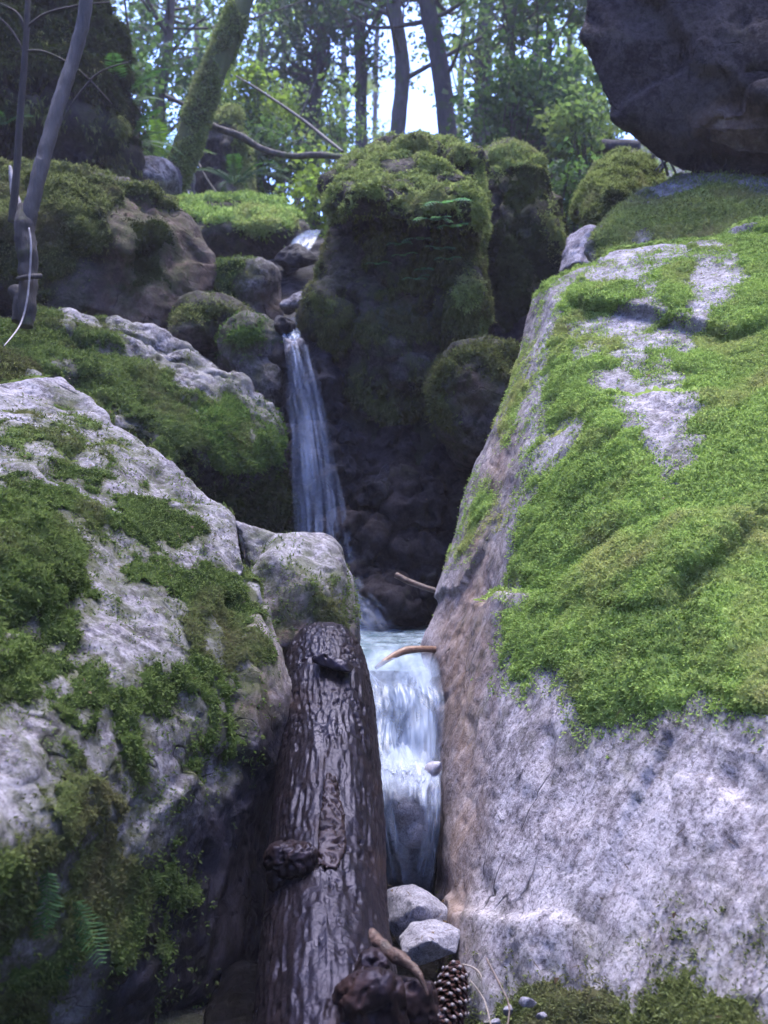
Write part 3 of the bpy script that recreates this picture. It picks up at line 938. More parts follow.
# left cliff
boulder('tall dark crag at the upper left corner hung with trailing moss',
        [[(-160, -120, 7.2), (60, -80, 7.4), (100, -10, 7.4), (118, 40, 7.3), (124, 95, 7.2), (110, 130, 7.1), (122, 160, 7.0), (112, 185, 6.9), (40, 190, 6.7), (-160, 190, 6.6), (60, 60, 6.75), (80, 130, 6.7), (0, 40, 6.6), (-140, 60, 6.3), (20, 130, 6.6), {'back': 1.6}]],
        M_black, vox=.028, smooth=2, amp=.20, freq=1.6, facet=.16, crack=.22, fine=.03, seed=19,
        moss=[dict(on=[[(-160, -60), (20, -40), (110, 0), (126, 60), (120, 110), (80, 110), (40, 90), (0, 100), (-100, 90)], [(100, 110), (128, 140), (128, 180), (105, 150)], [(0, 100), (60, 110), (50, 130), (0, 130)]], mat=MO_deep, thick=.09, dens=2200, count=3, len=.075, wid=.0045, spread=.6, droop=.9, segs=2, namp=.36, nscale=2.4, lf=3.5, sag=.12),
              dict(on=[[(84, 60), (100, 70), (98, 142), (88, 130)], [(58, 10), (76, 20), (72, 75), (62, 70)], [(108, 80), (125, 100), (122, 170), (110, 150)], [(0, 58), (42, 52), (42, 75), (0, 80)], [(5, 103), (62, 98), (58, 122), (5, 122)], [(30, 20), (48, 10), (50, 60), (36, 60)], [(100, 150), (126, 160), (126, 185), (100, 175)]], mat=MO_dull, thick=.07, dens=3500, count=3, len=.06, wid=.0045, spread=.6, droop=.9, segs=2, namp=.10, nscale=4, lf=5, sag=.12)])
boulder('dark mossy stump shaped rock behind the leaning mossy trunk',
        [[(200, 190, 8.6), (205, 135, 8.6), (215, 112, 8.6), (236, 106, 8.6), (246, 130, 8.6), (252, 195, 8.5), (225, 150, 8.3), (225, 200, 8.3), {'back': .6}]], M_dark, vox=.03, smooth=3, amp=.12, freq=2.2, facet=.08, seed=32,
        moss=[dict(on=[[(205, 112), (240, 100), (250, 120), (215, 122)], [(236, 130), (254, 150), (256, 205), (236, 205)]], mat=MO_olive, thick=.05, dens=3500, len=.04, wid=.006, namp=.08, droop=.6)])

# foreground stones --------------------------------------------------------------------------
boulder('smooth pale stone below the little cascade, the upper and wider of two',
        [[(386, 890, 2.50), (412, 884, 2.50), (440, 900, 2.46), (452, 912, 2.45), (446, 935, 2.4), (400, 948, 2.4), (386, 925, 2.42), (420, 905, 2.36), {'back': .12}]], M_stone, vox=.005, smooth=5, amp=.012, freq=6, facet=.004, fine=.003, seed=50, name='stone', cat='stone', group='stones below the cascade')
boulder('blue grey angular stone, lower of two beside the log',
        [[(398, 938, 2.28), (410, 920, 2.30), (440, 920, 2.3), (461, 930, 2.28), (458, 955, 2.22), (412, 966, 2.2), (402, 952, 2.2), (430, 940, 2.16), {'back': .12}]], M_stone, vox=.005, smooth=4, amp=.012, freq=6, facet=.006, fine=.003, seed=51, name='stone', cat='stone', group='stones below the cascade')
boulder('pale rock under the cascade with white water pouring over it',
        [[('e', 406, 806, 2.74, 33, 36, .13)], [(376, 778, 2.78), (428, 770, 2.85), (437, 800, 2.80), (430, 890, 2.9), (385, 890, 2.9), (405, 850, 2.76), {'back': .4}]], M_stone, vox=.008, smooth=4, amp=.03, freq=5, facet=.02, fine=.006, seed=52, name='rock', cat='rock', wet=[(405, 905, 30)], group='stones below the cascade')
boulder('wet dark rock at the bottom edge just left of the log',
        [[('e', 236, 1010, 2.15, 34, 34, .2)]], M_wet, vox=.012, smooth=4, amp=.03, freq=4, facet=.02, seed=53, name='rock', cat='rock', group='stones below the cascade', wet=[(236, 1010, 60)])
peb = [(508, 1010, 1.86, 8, 7), (527, 1003, 1.84, 11, 9), (541, 1016, 1.80, 8, 6), (496, 1022, 1.86, 7, 6)]
pl = ['pale pebble left of the largest pebble at the foot of the slab', 'largest pale pebble at the foot of the slab', 'pale pebble right of the largest one at the foot of the slab',
      'pebble nearest the pine cone at the foot of the slab', 'rightmost little pebble at the foot of the slab', 'pebble on the frame edge below the largest pebble']
for i, (px, py, d, rx, ry) in enumerate(peb):
    boulder(pl[i], [[(px + rx * math.cos(a_ * 1.05 + i) * (.7 + .3 * ((a_ * 7 + i * 3) % 5) / 4), py + ry * math.sin(a_ * 1.05 + i) * (.6 + .4 * ((a_ * 3 + i) % 4) / 3), d + .012 * ((a_ * 5 + i) % 3 - 1)) for a_ in range(6)] + [{'back': .02}]], M_stone, vox=.003, smooth=2, amp=.004, freq=14, facet=.003, fine=.001, seed=60 + i, name='pebble', cat='pebble', group='pebbles at the foot of the slab')
# ------------------------------------------------------------------ ground
def ground_z(x, y):
    x = np.asarray(x, float)
    y = np.asarray(y, float)
    bed = .30 + .62 * sstep(2.9, 3.35, y) + .1 * sstep(3.4, 4.4, y) + 1.65 * sstep(4.75, 5.35, y) + .55 * sstep(5.8, 7.0, y) + .95 * sstep(7.2, 8.4, y)
    bed = bed + .33 * np.maximum(y - 8.0, 0) - .04 * np.maximum(y - 30, 0) - .2 * np.maximum(-1 - y, 0) * (y > -40) - 7.8 * (y <= -40)
    cx = .15 * np.sin(y * .5) - .35 * sstep(4.5, 6.5, y) + .9 * sstep(7, 12, y)
    ax = np.abs(x - cx)
    wid = .25 + 1.1 * sstep(4.4, 5.2, y) + 1.6 * sstep(1.5, -2, y) + 3.0 * sstep(6.2, 8.5, y) + 2.5 * sstep(8.5, 14, y)
    side = np.maximum(ax - wid, 0)
    bank = .55 * np.minimum(side, 1.2) * sstep(-1, 3, y) + .75 * np.maximum(side - 1.2, 0)
    bank = np.minimum(bank, 24 + 0 * bank)
    return bed + bank


def axis(lo, hi, fine_lo, fine_hi, fine, coarse_n):
    a = np.arange(fine_lo, fine_hi, fine)
    l = fine_lo - (fine_lo - lo) * (np.linspace(1, 0, coarse_n, endpoint=False)) ** 2.2
    h = fine_hi + (hi - fine_hi) * (np.linspace(0, 1, coarse_n)) ** 2.2
    return np.concatenate([l, a, h])


gx = axis(-58, 58, -6, 6, .09, 40)
gy = axis(-38, 73, -1, 16, .09, 40)
X, Y = np.meshgrid(gx, gy)
xx, yy = X.ravel(), Y.ravel()
zz = ground_z(xx, yy)
pp = np.stack([xx, yy, zz * .3], 1)
zz = zz + .10 * fbm(pp * 1.3, 4) + .5 * fbm(pp * .23, 3) * sstep(7, 12, np.hypot(xx, yy))
nx, ny = len(gx), len(gy)
i = np.arange(ny - 1)[:, None] * nx + np.arange(nx - 1)[None]
gq = np.stack([i, i + 1, i + nx + 1, i + nx], 2).reshape(-1, 4)
t = NT('forest_soil')
c = t.coord()
a = t.noise(c, 1.4, 6, .65, .4)
b = t.noise(c, 18, 5, .7)
col = t.mix(t.mr(b, .35, .65), (.006, .005, .004), (.022, .016, .012))
col = t.mix(t.mr(a, .44, .58), col, t.mix(b, (.010, .016, .005), (.030, .040, .013)))
M_ground = t.done(t.bsdf(Base_Color=col, Roughness=.95, Normal=t.bump(t.math('ADD', a, b), .8, .06)))
gobj = link('ground', fast_mesh('ground', np.stack([xx, yy, zz], 1), gq), M_ground, kind='structure')


# foliage added on the banks beside and behind the viewer (never in the picture, they only shut out the low sky)
wr = np.random.RandomState(77)
wc_, wt_ = [], []
for k in range(180):
    if k < 100:
        bx, by = wr.uniform(-8, 8), wr.uniform(-9, -2.6)
    else:
        bx, by = wr.choice([-1, 1]) * wr.uniform(4.5, 10), wr.uniform(-6, 5.0)
    wc_.append((bx, by, float(ground_z(np.array([bx]), np.array([by]))[0]) + wr.uniform(.3, 8)))
wc_ = np.array(wc_)
wd = wr.normal(size=(180, 70, 3)) * np.array([.9, .9, .7]) + wc_[:, None]
wd = wd.reshape(-1, 3)
d1 = wr.normal(size=wd.shape); d1 /= np.linalg.norm(d1, axis=1)[:, None]
d2 = np.cross(d1, wr.normal(size=wd.shape)); d2 /= np.linalg.norm(d2, axis=1)[:, None]
wv = np.stack([wd, wd + d1 * .2 + d2 * .12, wd + d1 * .42, wd + d1 * .2 - d2 * .12], 1).reshape(-1, 3)
SKY_BLOCKERS = (wv, np.arange(len(wv)).reshape(-1, 4))


# ------------------------------------------------------------------ water
def water_material(name, body, foam, streak=(70, 1.6), cover=.55, edge=True, op=.9, soft=.3, rough=.25, bumpd=.02, low=.1):
    """white water: foam streaks drawn out along the flow (uv), clear between them"""
    t = NT(name)
    uv = t.n('UVMap', uv_map='flow').outputs[0]
    sep = t.n('SeparateXYZ', i_0=uv)
    mp = t.n('Mapping', i_0=uv)
    mp.inputs['Scale'].default_value = (streak[0], streak[1], 1)
    s1 = t.noise(mp.outputs[0], 1.0, 5, .6, .35)
    mp2 = t.n('Mapping', i_0=uv)
    mp2.inputs['Scale'].default_value = (streak[0] * .22, streak[1] * .7, 1)
    s2 = t.noise(mp2.outputs[0], 1.0, 3, .5, .3)
    s = t.math('ADD', t.math('MULTIPLY', s1, .6), t.math('MULTIPLY', s2, .5))
    fm = t.mr(s, .55 + (0.5 - cover) * .35 - soft * .3, .55 + (.5 - cover) * .35 + soft * .4)
    al = t.math('ADD', low, t.math('MULTIPLY', fm, op - low))
    if edge:
        u = sep.outputs[0]
        e = t.math('MULTIPLY', t.mr(u, 0, .16), t.mr(u, 1, .84))
        e = t.math('POWER', e, .7)
        al = t.math('MULTIPLY', al, e)
    mp3 = t.n('Mapping', i_0=uv)
    mp3.inputs['Scale'].default_value = (2.6, 4.0, 1)
    gap = t.mr(t.noise(mp3.outputs[0], 1.0, 3, .6, .8), .36, .56, .35 if edge else 1.0, 1.0)
    al = t.math('MULTIPLY', al, gap)
    al = t.math('MULTIPLY', al, t.attr('dens'))
    col = t.mix(fm, body, foam)
    p = t.n('BsdfPrincipled')
    t.set(p.inputs['Base Color'], col)
    p.inputs['Roughness'].default_value = rough
    p.inputs['IOR'].default_value = 1.33
    t.set(p.inputs['Normal'], t.bump(s, .5, bumpd))
    t.set(p.inputs['Alpha'], al)
    return t.done(p.outputs[0])


def flow_sheet(rows, nu=36, nv=120, bulge=.05, seed=0, rough=.012, thick=None):
    """rows: (pxL, pxR, py, depth, density); returns verts, quads, uvs, dens"""
    rows = np.array(rows, float)
    rs = spline(rows, nv)
    vs, uv, dn = [], [], []
    if rows.shape[1] == 5:
        rs = np.hstack([rs, np.zeros((nv, 1))])
    for k, (l, r, y, d, de, hol) in enumerate(rs):
        u = np.linspace(0, 1, nu)
        for uu in u:
            dd = d - bulge * (1 - (2 * uu - 1) ** 2)
            wob = 1.2 * math.sin(k * .09 + seed) + .6 * math.sin(k * .21 + seed * 2 + uu * 4)
            vs.append(P(l + (r - l) * uu + wob * min(1, k / 25) * (1 if d > 4 else .6), y, dd))
            uv.append((uu, k / (nv - 1)))
            dn.append(max(0.0, de * (1 - hol * (1 - (2 * uu - 1) ** 2) ** .7)))
    vs = np.array(vs)
    uv = np.array(uv)
    fld = np.stack([uv[:, 0] * 5 + seed, uv[:, 1] * 2.5, np.full(len(uv), seed * 3.3)], 1)
    off = rough * fbm(fld, 3) + rough * .5 * fbm(fld * np.array([6, 1.5, 1]), 2)
    vs = vs - FW * (off * 2)[:, None]
    i = np.arange(nv - 1)[:, None] * nu + np.arange(nu - 1)[None]
    q = np.stack([i, i + nu, i + nu + 1, i + 1], 2).reshape(-1, 4)
    return vs, q, uv, np.array(dn)


def sheets_obj(name, sheets, mat, parent=None, **kw):
    vs, qs, us, ds, o = [], [], [], [], 0
    for v, q, u, d in sheets:
        vs.append(v); qs.append(q + o); us.append(u); ds.append(d)
        o += len(v)
    vs, qs, us, ds = np.vstack(vs), np.vstack(qs), np.vstack(us), np.concatenate(ds)
    me = fast_mesh(name, vs, qs)
    set_attr(me, 'dens', ds)
    ul = me.uv_layers.new(name='flow')
    li = np.empty(len(me.loops), np.int32)
    me.loops.foreach_get('vertex_index', li)
    ul.data.foreach_set('uv', us[li].astype(np.float32).ravel())
    return link(name, me, mat, parent, **kw)


M_fall = water_material('falling_water', (.22, .27, .40), (.55, .60, .74), streak=(12, 1.7), cover=.43, op=.66, soft=.42, low=.015)
M_casc = water_material('cascade_water', (.13, .18, .27), (.46, .52, .66), streak=(4, 1.5), cover=.50, op=.95, soft=.75, low=.55)
M_froth = water_material('churned_water', (.28, .34, .46), (.54, .59, .72), streak=(7, 3), cover=.52, op=.92, soft=.55, low=.25)
M_vapour = water_material('spray', (.55, .6, .75), (.8, .84, .95), streak=(7, 1.2), cover=.5, op=.30, soft=.6, low=.02)

fall = [(284, 300, 338, 4.93, .5), (285, 306, 360, 4.84, .8), (286, 322, 395, 4.79, .9), (289, 326, 420, 4.76, 1), (291, 331, 450, 4.70, 1), (292, 337, 490, 4.66, .95), (294, 344, 530, 4.62, .85), (298, 356, 575, 4.58, .7), (312, 376, 632, 4.52, .55)]
fall2 = [(284, 298, 342, 4.90, .9), (285, 303, 370, 4.82, 1), (288, 310, 400, 4.77, .9), (291, 322, 430, 4.72, 1), (292, 327, 470, 4.67, .9), (293, 326, 520, 4.62, .8), (296, 326, 560, 4.58, .7), (303, 330, 632, 4.53, .4)]
fall3 = [(300, 308, 345, 4.88, .7), (304, 319, 375, 4.78, .9), (308, 325, 405, 4.74, .9), (316, 331, 440, 4.68, .8), (322, 344, 490, 4.63, .6), (328, 360, 560, 4.57, .5), (338, 380, 632, 4.5, .45)]
sheets_obj('waterfall', [flow_sheet(fall, seed=1, rough=.02), flow_sheet(fall2, nu=24, seed=5, bulge=.03, rough=.02), flow_sheet(fall3, nu=20, seed=9, bulge=.02, rough=.02)], M_fall, kind='structure')
mist = [(318, 352, 560, 4.6, .0), (318, 372, 590, 4.5, .8), (322, 392, 612, 4.46, .9), (340, 410, 640, 4.42, .5)]
mist2 = [(330, 352, 585, 4.42, .2), (334, 368, 600, 4.38, .9), (344, 376, 620, 4.36, .9), (352, 386, 645, 4.34, .3)]
sheets_obj('spray', [flow_sheet(mist, seed=3, bulge=.06, rough=.04), flow_sheet(mist2, seed=8, bulge=.04, rough=.03)], M_vapour, kind='structure')
up = [(306, 322, 230, 6.75, .6), (294, 318, 238, 6.55, 1), (289, 314, 246, 6.45, .9), (287, 308, 256, 6.4, .5), (288, 304, 266, 6.38, .2)]
ch = [(287, 302, 316, 5.25, .3), (281, 300, 330, 5.05, .7), (283, 300, 342, 4.94, .8)]
sheets_obj('stream', [flow_sheet(up, nu=16, nv=40, seed=2, bulge=.03), flow_sheet(ch, nu=14, nv=60, seed=4, bulge=.02, rough=.02)], M_casc, kind='structure')

# little pool with a lip, then the cascade
pool_z = 1.085
pv, pu, pd = [], [], []
NU, NV = 44, 80
for k in range(NV):
    f = k / (NV - 1)
    yv = 4.75 + (3.40 - 4.75) * f
    xl = -.26 + .14 * f
    xr = .27 - .085 * f
    for j in range(NU):
        u = j / (NU - 1)
        pv.append((xl + (xr - xl) * u, yv, pool_z))
        pu.append((u, f))
        pd.append(1.0)
pv = np.array(pv)
pv[:, 2] -= .05 * sstep(3.62, 3.42, pv[:, 1])
pv[:, 2] += .010 * fbm(pv * np.array([9, 12, 1]), 4) + .012 * sstep(4.2, 4.7, pv[:, 1]) * fbm(pv * 16, 3)
i = np.arange(NV - 1)[:, None] * NU + np.arange(NU - 1)[None]
pq = np.stack([i, i + NU, i + NU + 1, i + 1], 2).reshape(-1, 4)
M_pool = water_material('pool_water', (.10, .155, .18), (.44, .52, .60), streak=(7, 9), cover=.48, op=1.0, edge=False, soft=.45, low=.9, rough=.08, bumpd=.03)
sheets_obj('pool', [(pv, pq, np.array(pu), np.array(pd))], M_pool, kind='structure')

lipz = (355, 441, 662, 3.22)
casc = [(362, 428, 645, 3.62, 0), (360, 430, 650, 3.50, .7), (358, 436, 658, 3.36, 1), (357, 440, 666, 3.24, 1), (357, 442, 676, 3.15, 1), (358, 443, 688, 3.08, 1), (360, 444, 706, 3.02, 1), (365, 444, 732, 2.96, 1), (368, 443, 758, 2.92, 1), (370, 441, 782, 2.90, .9), (374, 440, 810, 2.88, .3)]
casc2 = [(368, 430, 668, 3.16, 0), (370, 426, 684, 3.05, .15), (368, 418, 712, 2.95, .8), (366, 412, 740, 2.90, 1), (366, 420, 764, 2.80, .9), (366, 424, 780, 2.68, .3)]
sheets_obj('cascade', [flow_sheet(casc, nu=48, nv=150, seed=6, bulge=.06, rough=.03), flow_sheet(casc2, nu=40, nv=100, seed=26, bulge=.05, rough=.04)], M_casc, kind='structure')
fro = [(368, 440, 742, 2.88, .0, 0), (367, 441, 757, 2.80, .6, 0), (367, 441, 772, 2.71, 1, 0), (369, 440, 790, 2.60, 1, .45), (372, 439, 812, 2.58, .85, .8), (376, 438, 838, 2.61, .8, .7), (382, 435, 866, 2.66, .8, .3), (387, 431, 905, 2.73, .5, 0)]
fro2 = [(362, 386, 738, 2.90, .0), (360, 392, 760, 2.76, .9), (362, 396, 790, 2.61, .9), (372, 400, 830, 2.60, .9), (384, 410, 890, 2.68, .5)]
fro3 = [(376, 434, 748, 2.86, .0), (374, 432, 764, 2.74, .9), (376, 430, 776, 2.65, .9), (384, 424, 800, 2.58, .0)]
fro4 = [(418, 440, 760, 2.80, .0), (420, 442, 780, 2.72, .8), (424, 441, 820, 2.64, .9), (416, 436, 870, 2.67, .8), (412, 430, 900, 2.72, .3)]
sheets_obj('froth', [flow_sheet(fro, nu=44, nv=100, seed=12, bulge=.05, rough=.04), flow_sheet(fro2, nu=20, nv=70, seed=14, bulge=.02, rough=.03), flow_sheet(fro3, nu=40, nv=60, seed=17, bulge=.02, rough=.07), flow_sheet(fro4, nu=14, nv=60, seed=21, bulge=.02, rough=.03)], M_froth, kind='structure')
# wet creek floor at the foot
# ------------------------------------------------------------------ charred wet log
def log_mesh(pts, radii, ns, nv, seed, groove=.012):
    path = spline(pts, nv)
    rad = np.interp(np.linspace(0, 1, nv), np.linspace(0, 1, len(radii)), radii)
    v, polys = tube(path, rad, ns, cap=True)
    n = nv * ns
    k = np.arange(n)
    th = (k % ns) / ns * 2 * math.pi
    s = (k // ns) / (nv - 1)
    c = np.repeat(path, ns, 0)
    dr = v[:n] - c
    dr /= np.linalg.norm(dr, axis=1)[:, None]
    f = np.stack([np.cos(th) * 3.0, np.sin(th) * 3.0, s * 4.0 + seed], 1)
    wrp = np.stack([fbm(f * 1.2, 3), fbm(f * 1.2 + 40, 3), 0 * s], 1)
    g = ridged((f + wrp * 1.1) * np.array([1.7, 1.7, 1.25]), 3)
    g2 = ridged((f + wrp * .8) * np.array([1.3, 1.3, 4.2]) + 13, 2)
    plates = fbm((f + wrp * .6) * np.array([1.6, 1.6, 2.2]), 5)
    h = groove * (-1.5 * sstep(.82, 1.0, g) - .9 * sstep(.86, 1.0, g2) * sstep(.35, .75, s) + .35 * g + 1.0 * plates) + groove * .45 * fbm(f * 5, 3) + groove * .55 * fbm(f * np.array([14., 14., 7.]), 3) + .005 * fbm(f * .5, 2)
    v[:n] = v[:n] + dr * h[:, None]
    return v, polys, h, s, th


def wet_bark(name, a, b, c2, rough=.2):
    t = NT(name)
    co = t.coord()
    big = t.noise(co, 5, 6, .65, .6)
    fi = t.noise(co, 45, 5, .7, .3)
    col = t.mix(t.mr(fi, .35, .65), a, b)
    col = t.mix(t.mr(big, .55, .68, 0, .8), col, c2)
    h = t.math('ADD', t.math('MULTIPLY', t.noise(co, 38, 2, .5, .6), .8), t.math('MULTIPLY', t.noise(t.coord((90, 90, 40)), 1.0, 2, .5), .5))
    nb = t.bump(h, .28, .012)
    nb = t.bump(t.noise(co, 150, 4, .7), .16, .003, nb)
    ro = t.mr(big, .35, .65, rough + .06, rough + .30)
    p = t.n('BsdfPrincipled')
    t.set(p.inputs['Base Color'], col)
    t.set(p.inputs['Roughness'], ro)
    p.inputs['Specular IOR Level'].default_value = .16
    p.inputs['Specular Tint'].default_value = (.62, .60, 1.0, 1)
    t.set(p.inputs['Normal'], nb)
    return t.done(p.outputs[0])


M_char = wet_bark('charred_bark', (.0035, .003, .0045), (.012, .009, .011), (.022, .014, .012))
M_knot = wet_bark('burnt_wood', (.004, .003, .0035), (.018, .011, .011), (.034, .018, .014), .24)
M_rot = wet_bark('rotten_wood', (.010, .006, .006), (.036, .018, .015), (.008, .007, .009), .25)
M_orange = plain_material('broken_wood', (.024, .012, .010), (.075, .038, .028), 55, .6, .8)
M_pale = plain_material('pale_wood', (.16, .125, .105), (.30, .25, .22), 60, .6)

lp = [P(330, 1120, 1.60), P(328, 1030, 1.74), P(326, 930, 1.97), P(328, 850, 2.18), P(329, 760, 2.44), P(327, 700, 2.62), P(325, 662, 2.78), P(325, 652, 2.86)]
v, polys, h, s, th = log_mesh(lp, [.142, .138, .134, .134, .132, .128, .118, .09], 200, 560, 3, .0062)
org = P(328, 1030, 1.80)
SURF.append(v[:200 * 560][::2])
log = link('fallen_log', fast_mesh('log', v - org, polys), M_char, None, org, 'thick wet blackened log propped steeply beside the little cascade', 'log')


def lump(name, pts, mat, parent, porg, vox=.006, amp=.02, freq=9, seed=1, fine=.006, label=None, **kw):
    co, e, q = build_rock_mesh(pts, vox, 3)
    n = vnormals(co, q)
    p = co + seed * 3.1
    co = co + n * (amp * fbm(p * freq, 4, .6) - fine * 2 * sstep(.8, 1, ridged(p * freq * 2, 2)))[:, None]
    return link(name, fast_mesh(name, co - porg, q), mat, parent, None if parent is not None else porg, label, **kw)


def on_log(px, py, off=0.0):
    q = surf_point(px, py, 5)
    return float((q - CAM) @ FW) - off


def ell(px, py, rx, ry, rd, off=0.0):
    return ('e', px, py, on_log(px, py, off), rx, ry, rd)


lump('branch_knot', [[('e', 285, 866, on_log(292, 866, -.02), 24, 25, .05)], [('e', 300, 860, on_log(300, 860, .0), 18, 20, .05)]], M_knot, log, org, vox=.004, amp=.018, freq=16, fine=.005, seed=2, label='burnt round branch stub')
lump('bark_flap', [[(x, y, on_log(x, max(y, 664), .02 if k % 2 else .035)) for k, (x, y) in enumerate([(308, 656), (322, 652), (346, 660), (356, 667), (350, 673), (326, 669), (312, 663)])] + [{'back': .05}]], M_char, log, org, vox=.004, amp=.010, seed=3)
lump('broken_tip', [[(312, 650, 2.74), (318, 641, 2.76), (332, 644, 2.76), (336, 656, 2.74), (316, 660, 2.72), {'back': .06}]], M_orange, log, org, vox=.005, amp=.012, seed=4, label='splintered pinkish tip of the log')
M_scar = wet_bark('scarred_wood', (.006, .004, .004), (.026, .016, .014), (.008, .006, .006), .25)
lump('wood_scar', [[(x, y, on_log(x, y, -.002)) for x, y in [(326, 770), (336, 775), (345, 812), (347, 850), (338, 872), (316, 866), (318, 825), (332, 830)]] + [{'back': .05}]], M_scar, log, org, vox=.005, amp=.006, freq=18, seed=5, label='bare brown wood scar')
# fibrous root mass in front
lump('root_mass', [[('e', 400, 1008, 1.74, 40, 38, .06)], [ell(372, 1012, 40, 44, .05)], [ell(374, 978, 24, 30, .035)], [('e', 424, 1035, 1.74, 28, 30, .05)]], M_knot, log, org, vox=.005, amp=.020, freq=12, fine=.006, seed=6, label='soft dark rotted wood at the lower right of the log')
bv, bp = join([tube(spline([P(366, 932, 1.86), P(380, 944, 1.80), P(402, 960, 1.75), P(418, 973, 1.71), P(428, 996, 1.69)], 40), np.interp(np.linspace(0, 1, 40), [0, .15, .5, .8, 1], [.008, .014, .012, .006, .002]), 20, 3, .75)])
link('broken_branch', fast_mesh('branch', bv - org, bp), M_orange, log, None, 'short orange brown broken branch')
lump('bark_flake', [[('e', 296, 652, 2.72, 5, 4, .01)]], M_pale, None, P(296, 655, 2.72), vox=.003, amp=.002, seed=7, label='tiny pale chip of wood on the left shoulder of the log top', cat='wood chip')


# ------------------------------------------------------------------ sticks, leaf, cone, twigs
def stick(name, pts, radii, mat, label, cat, n=40, sides=10, rough=.15, seed=1, forks=(), group=None):
    parts = [tube(spline(pts, n), np.interp(np.linspace(0, 1, n), np.linspace(0, 1, len(radii)), radii), sides, seed, rough)]
    for fp, fr in forks:
        parts.append(tube(spline(fp, 24), np.interp(np.linspace(0, 1, 24), np.linspace(0, 1, len(fr)), fr), max(6, sides - 2), seed + 3, rough))
    v, p = join(parts)
    o = np.asarray(pts[0], float)
    return link(name, fast_mesh(name, v - o, p), mat, None, o, label, cat, group)


stick('stick', [P(396, 575, 3.95), P(408, 581, 3.92), P(424, 587, 3.88), P(446, 594, 3.82)], [.014, .013, .012, .011], M_orange, 'short straight reddish stick poking out of the right slab above the pool', 'stick')
stick('branch', [P(376, 668, 3.24), P(388, 659, 3.30), P(404, 651, 3.36), P(422, 649, 3.4), P(440, 650, 3.45)], [.007, .011, .014, .013, .012], plain_material('peeled_branch', (.09, .045, .028), (.21, .115, .075), 60, .45), 'curved orange branch lying across the pool at the lip of the cascade', 'branch')
# dead leaf on the cascade
lv, lq = [], []
for k in range(9):
    for j in range(7):
        a, b = k / 8, j / 6 - .5
        w = math.sin(math.pi * min(1, a * .95 + .05)) ** .7
        q = P(424 + 18 * a + 10 * b * w, 782 - 22 * a + 12 * b * w, 2.68) - FW * (.012 * math.cos(b * 5) * w) + UP * .006 * math.sin(a * 5)
        lv.append(q)
for k in range(8):
    for j in range(6):
        i = k * 7 + j
        lq.append((i, i + 1, i + 8, i + 7))
me = fast_mesh('leaf', np.array(lv) - np.array(lv[0]), np.array(lq))
lf = link('dead_leaf', me, plain_material('dry_leaf', (.14, .12, .14), (.32, .30, .34), 60, .4), None, lv[0], 'curled pale dead leaf caught between the cascade and the slab', 'leaf')
md = lf.modifiers.new('s', 'SOLIDIFY')
md.thickness = .002
stick('twig', [P(462, 964, 1.92), P(474, 968, 1.9), P(481, 976, 1.88), P(482, 990, 1.87)], [.0014, .0018, .0014, .0008], M_pale, 'little pale hooked twig above the pine cone', 'twig', sides=8)
stick('twig', [P(486, 958, 1.93), P(500, 985, 1.86), P(509, 1006, 1.82), P(507, 1030, 1.78)], [.0016, .002, .002, .0014], plain_material('dark_twig', (.05, .03, .025), (.12, .075, .06), 60, .5), 'thin dark twig leaning at the foot of the slab by the pebbles', 'twig', sides=8)
stick('twig', [P(470, 980, 1.9), P(484, 1000, 1.86), P(492, 1030, 1.8)], [.0012, .0015, .0012], M_pale, 'pale brown straight twig right of the pine cone', 'twig', sides=8)

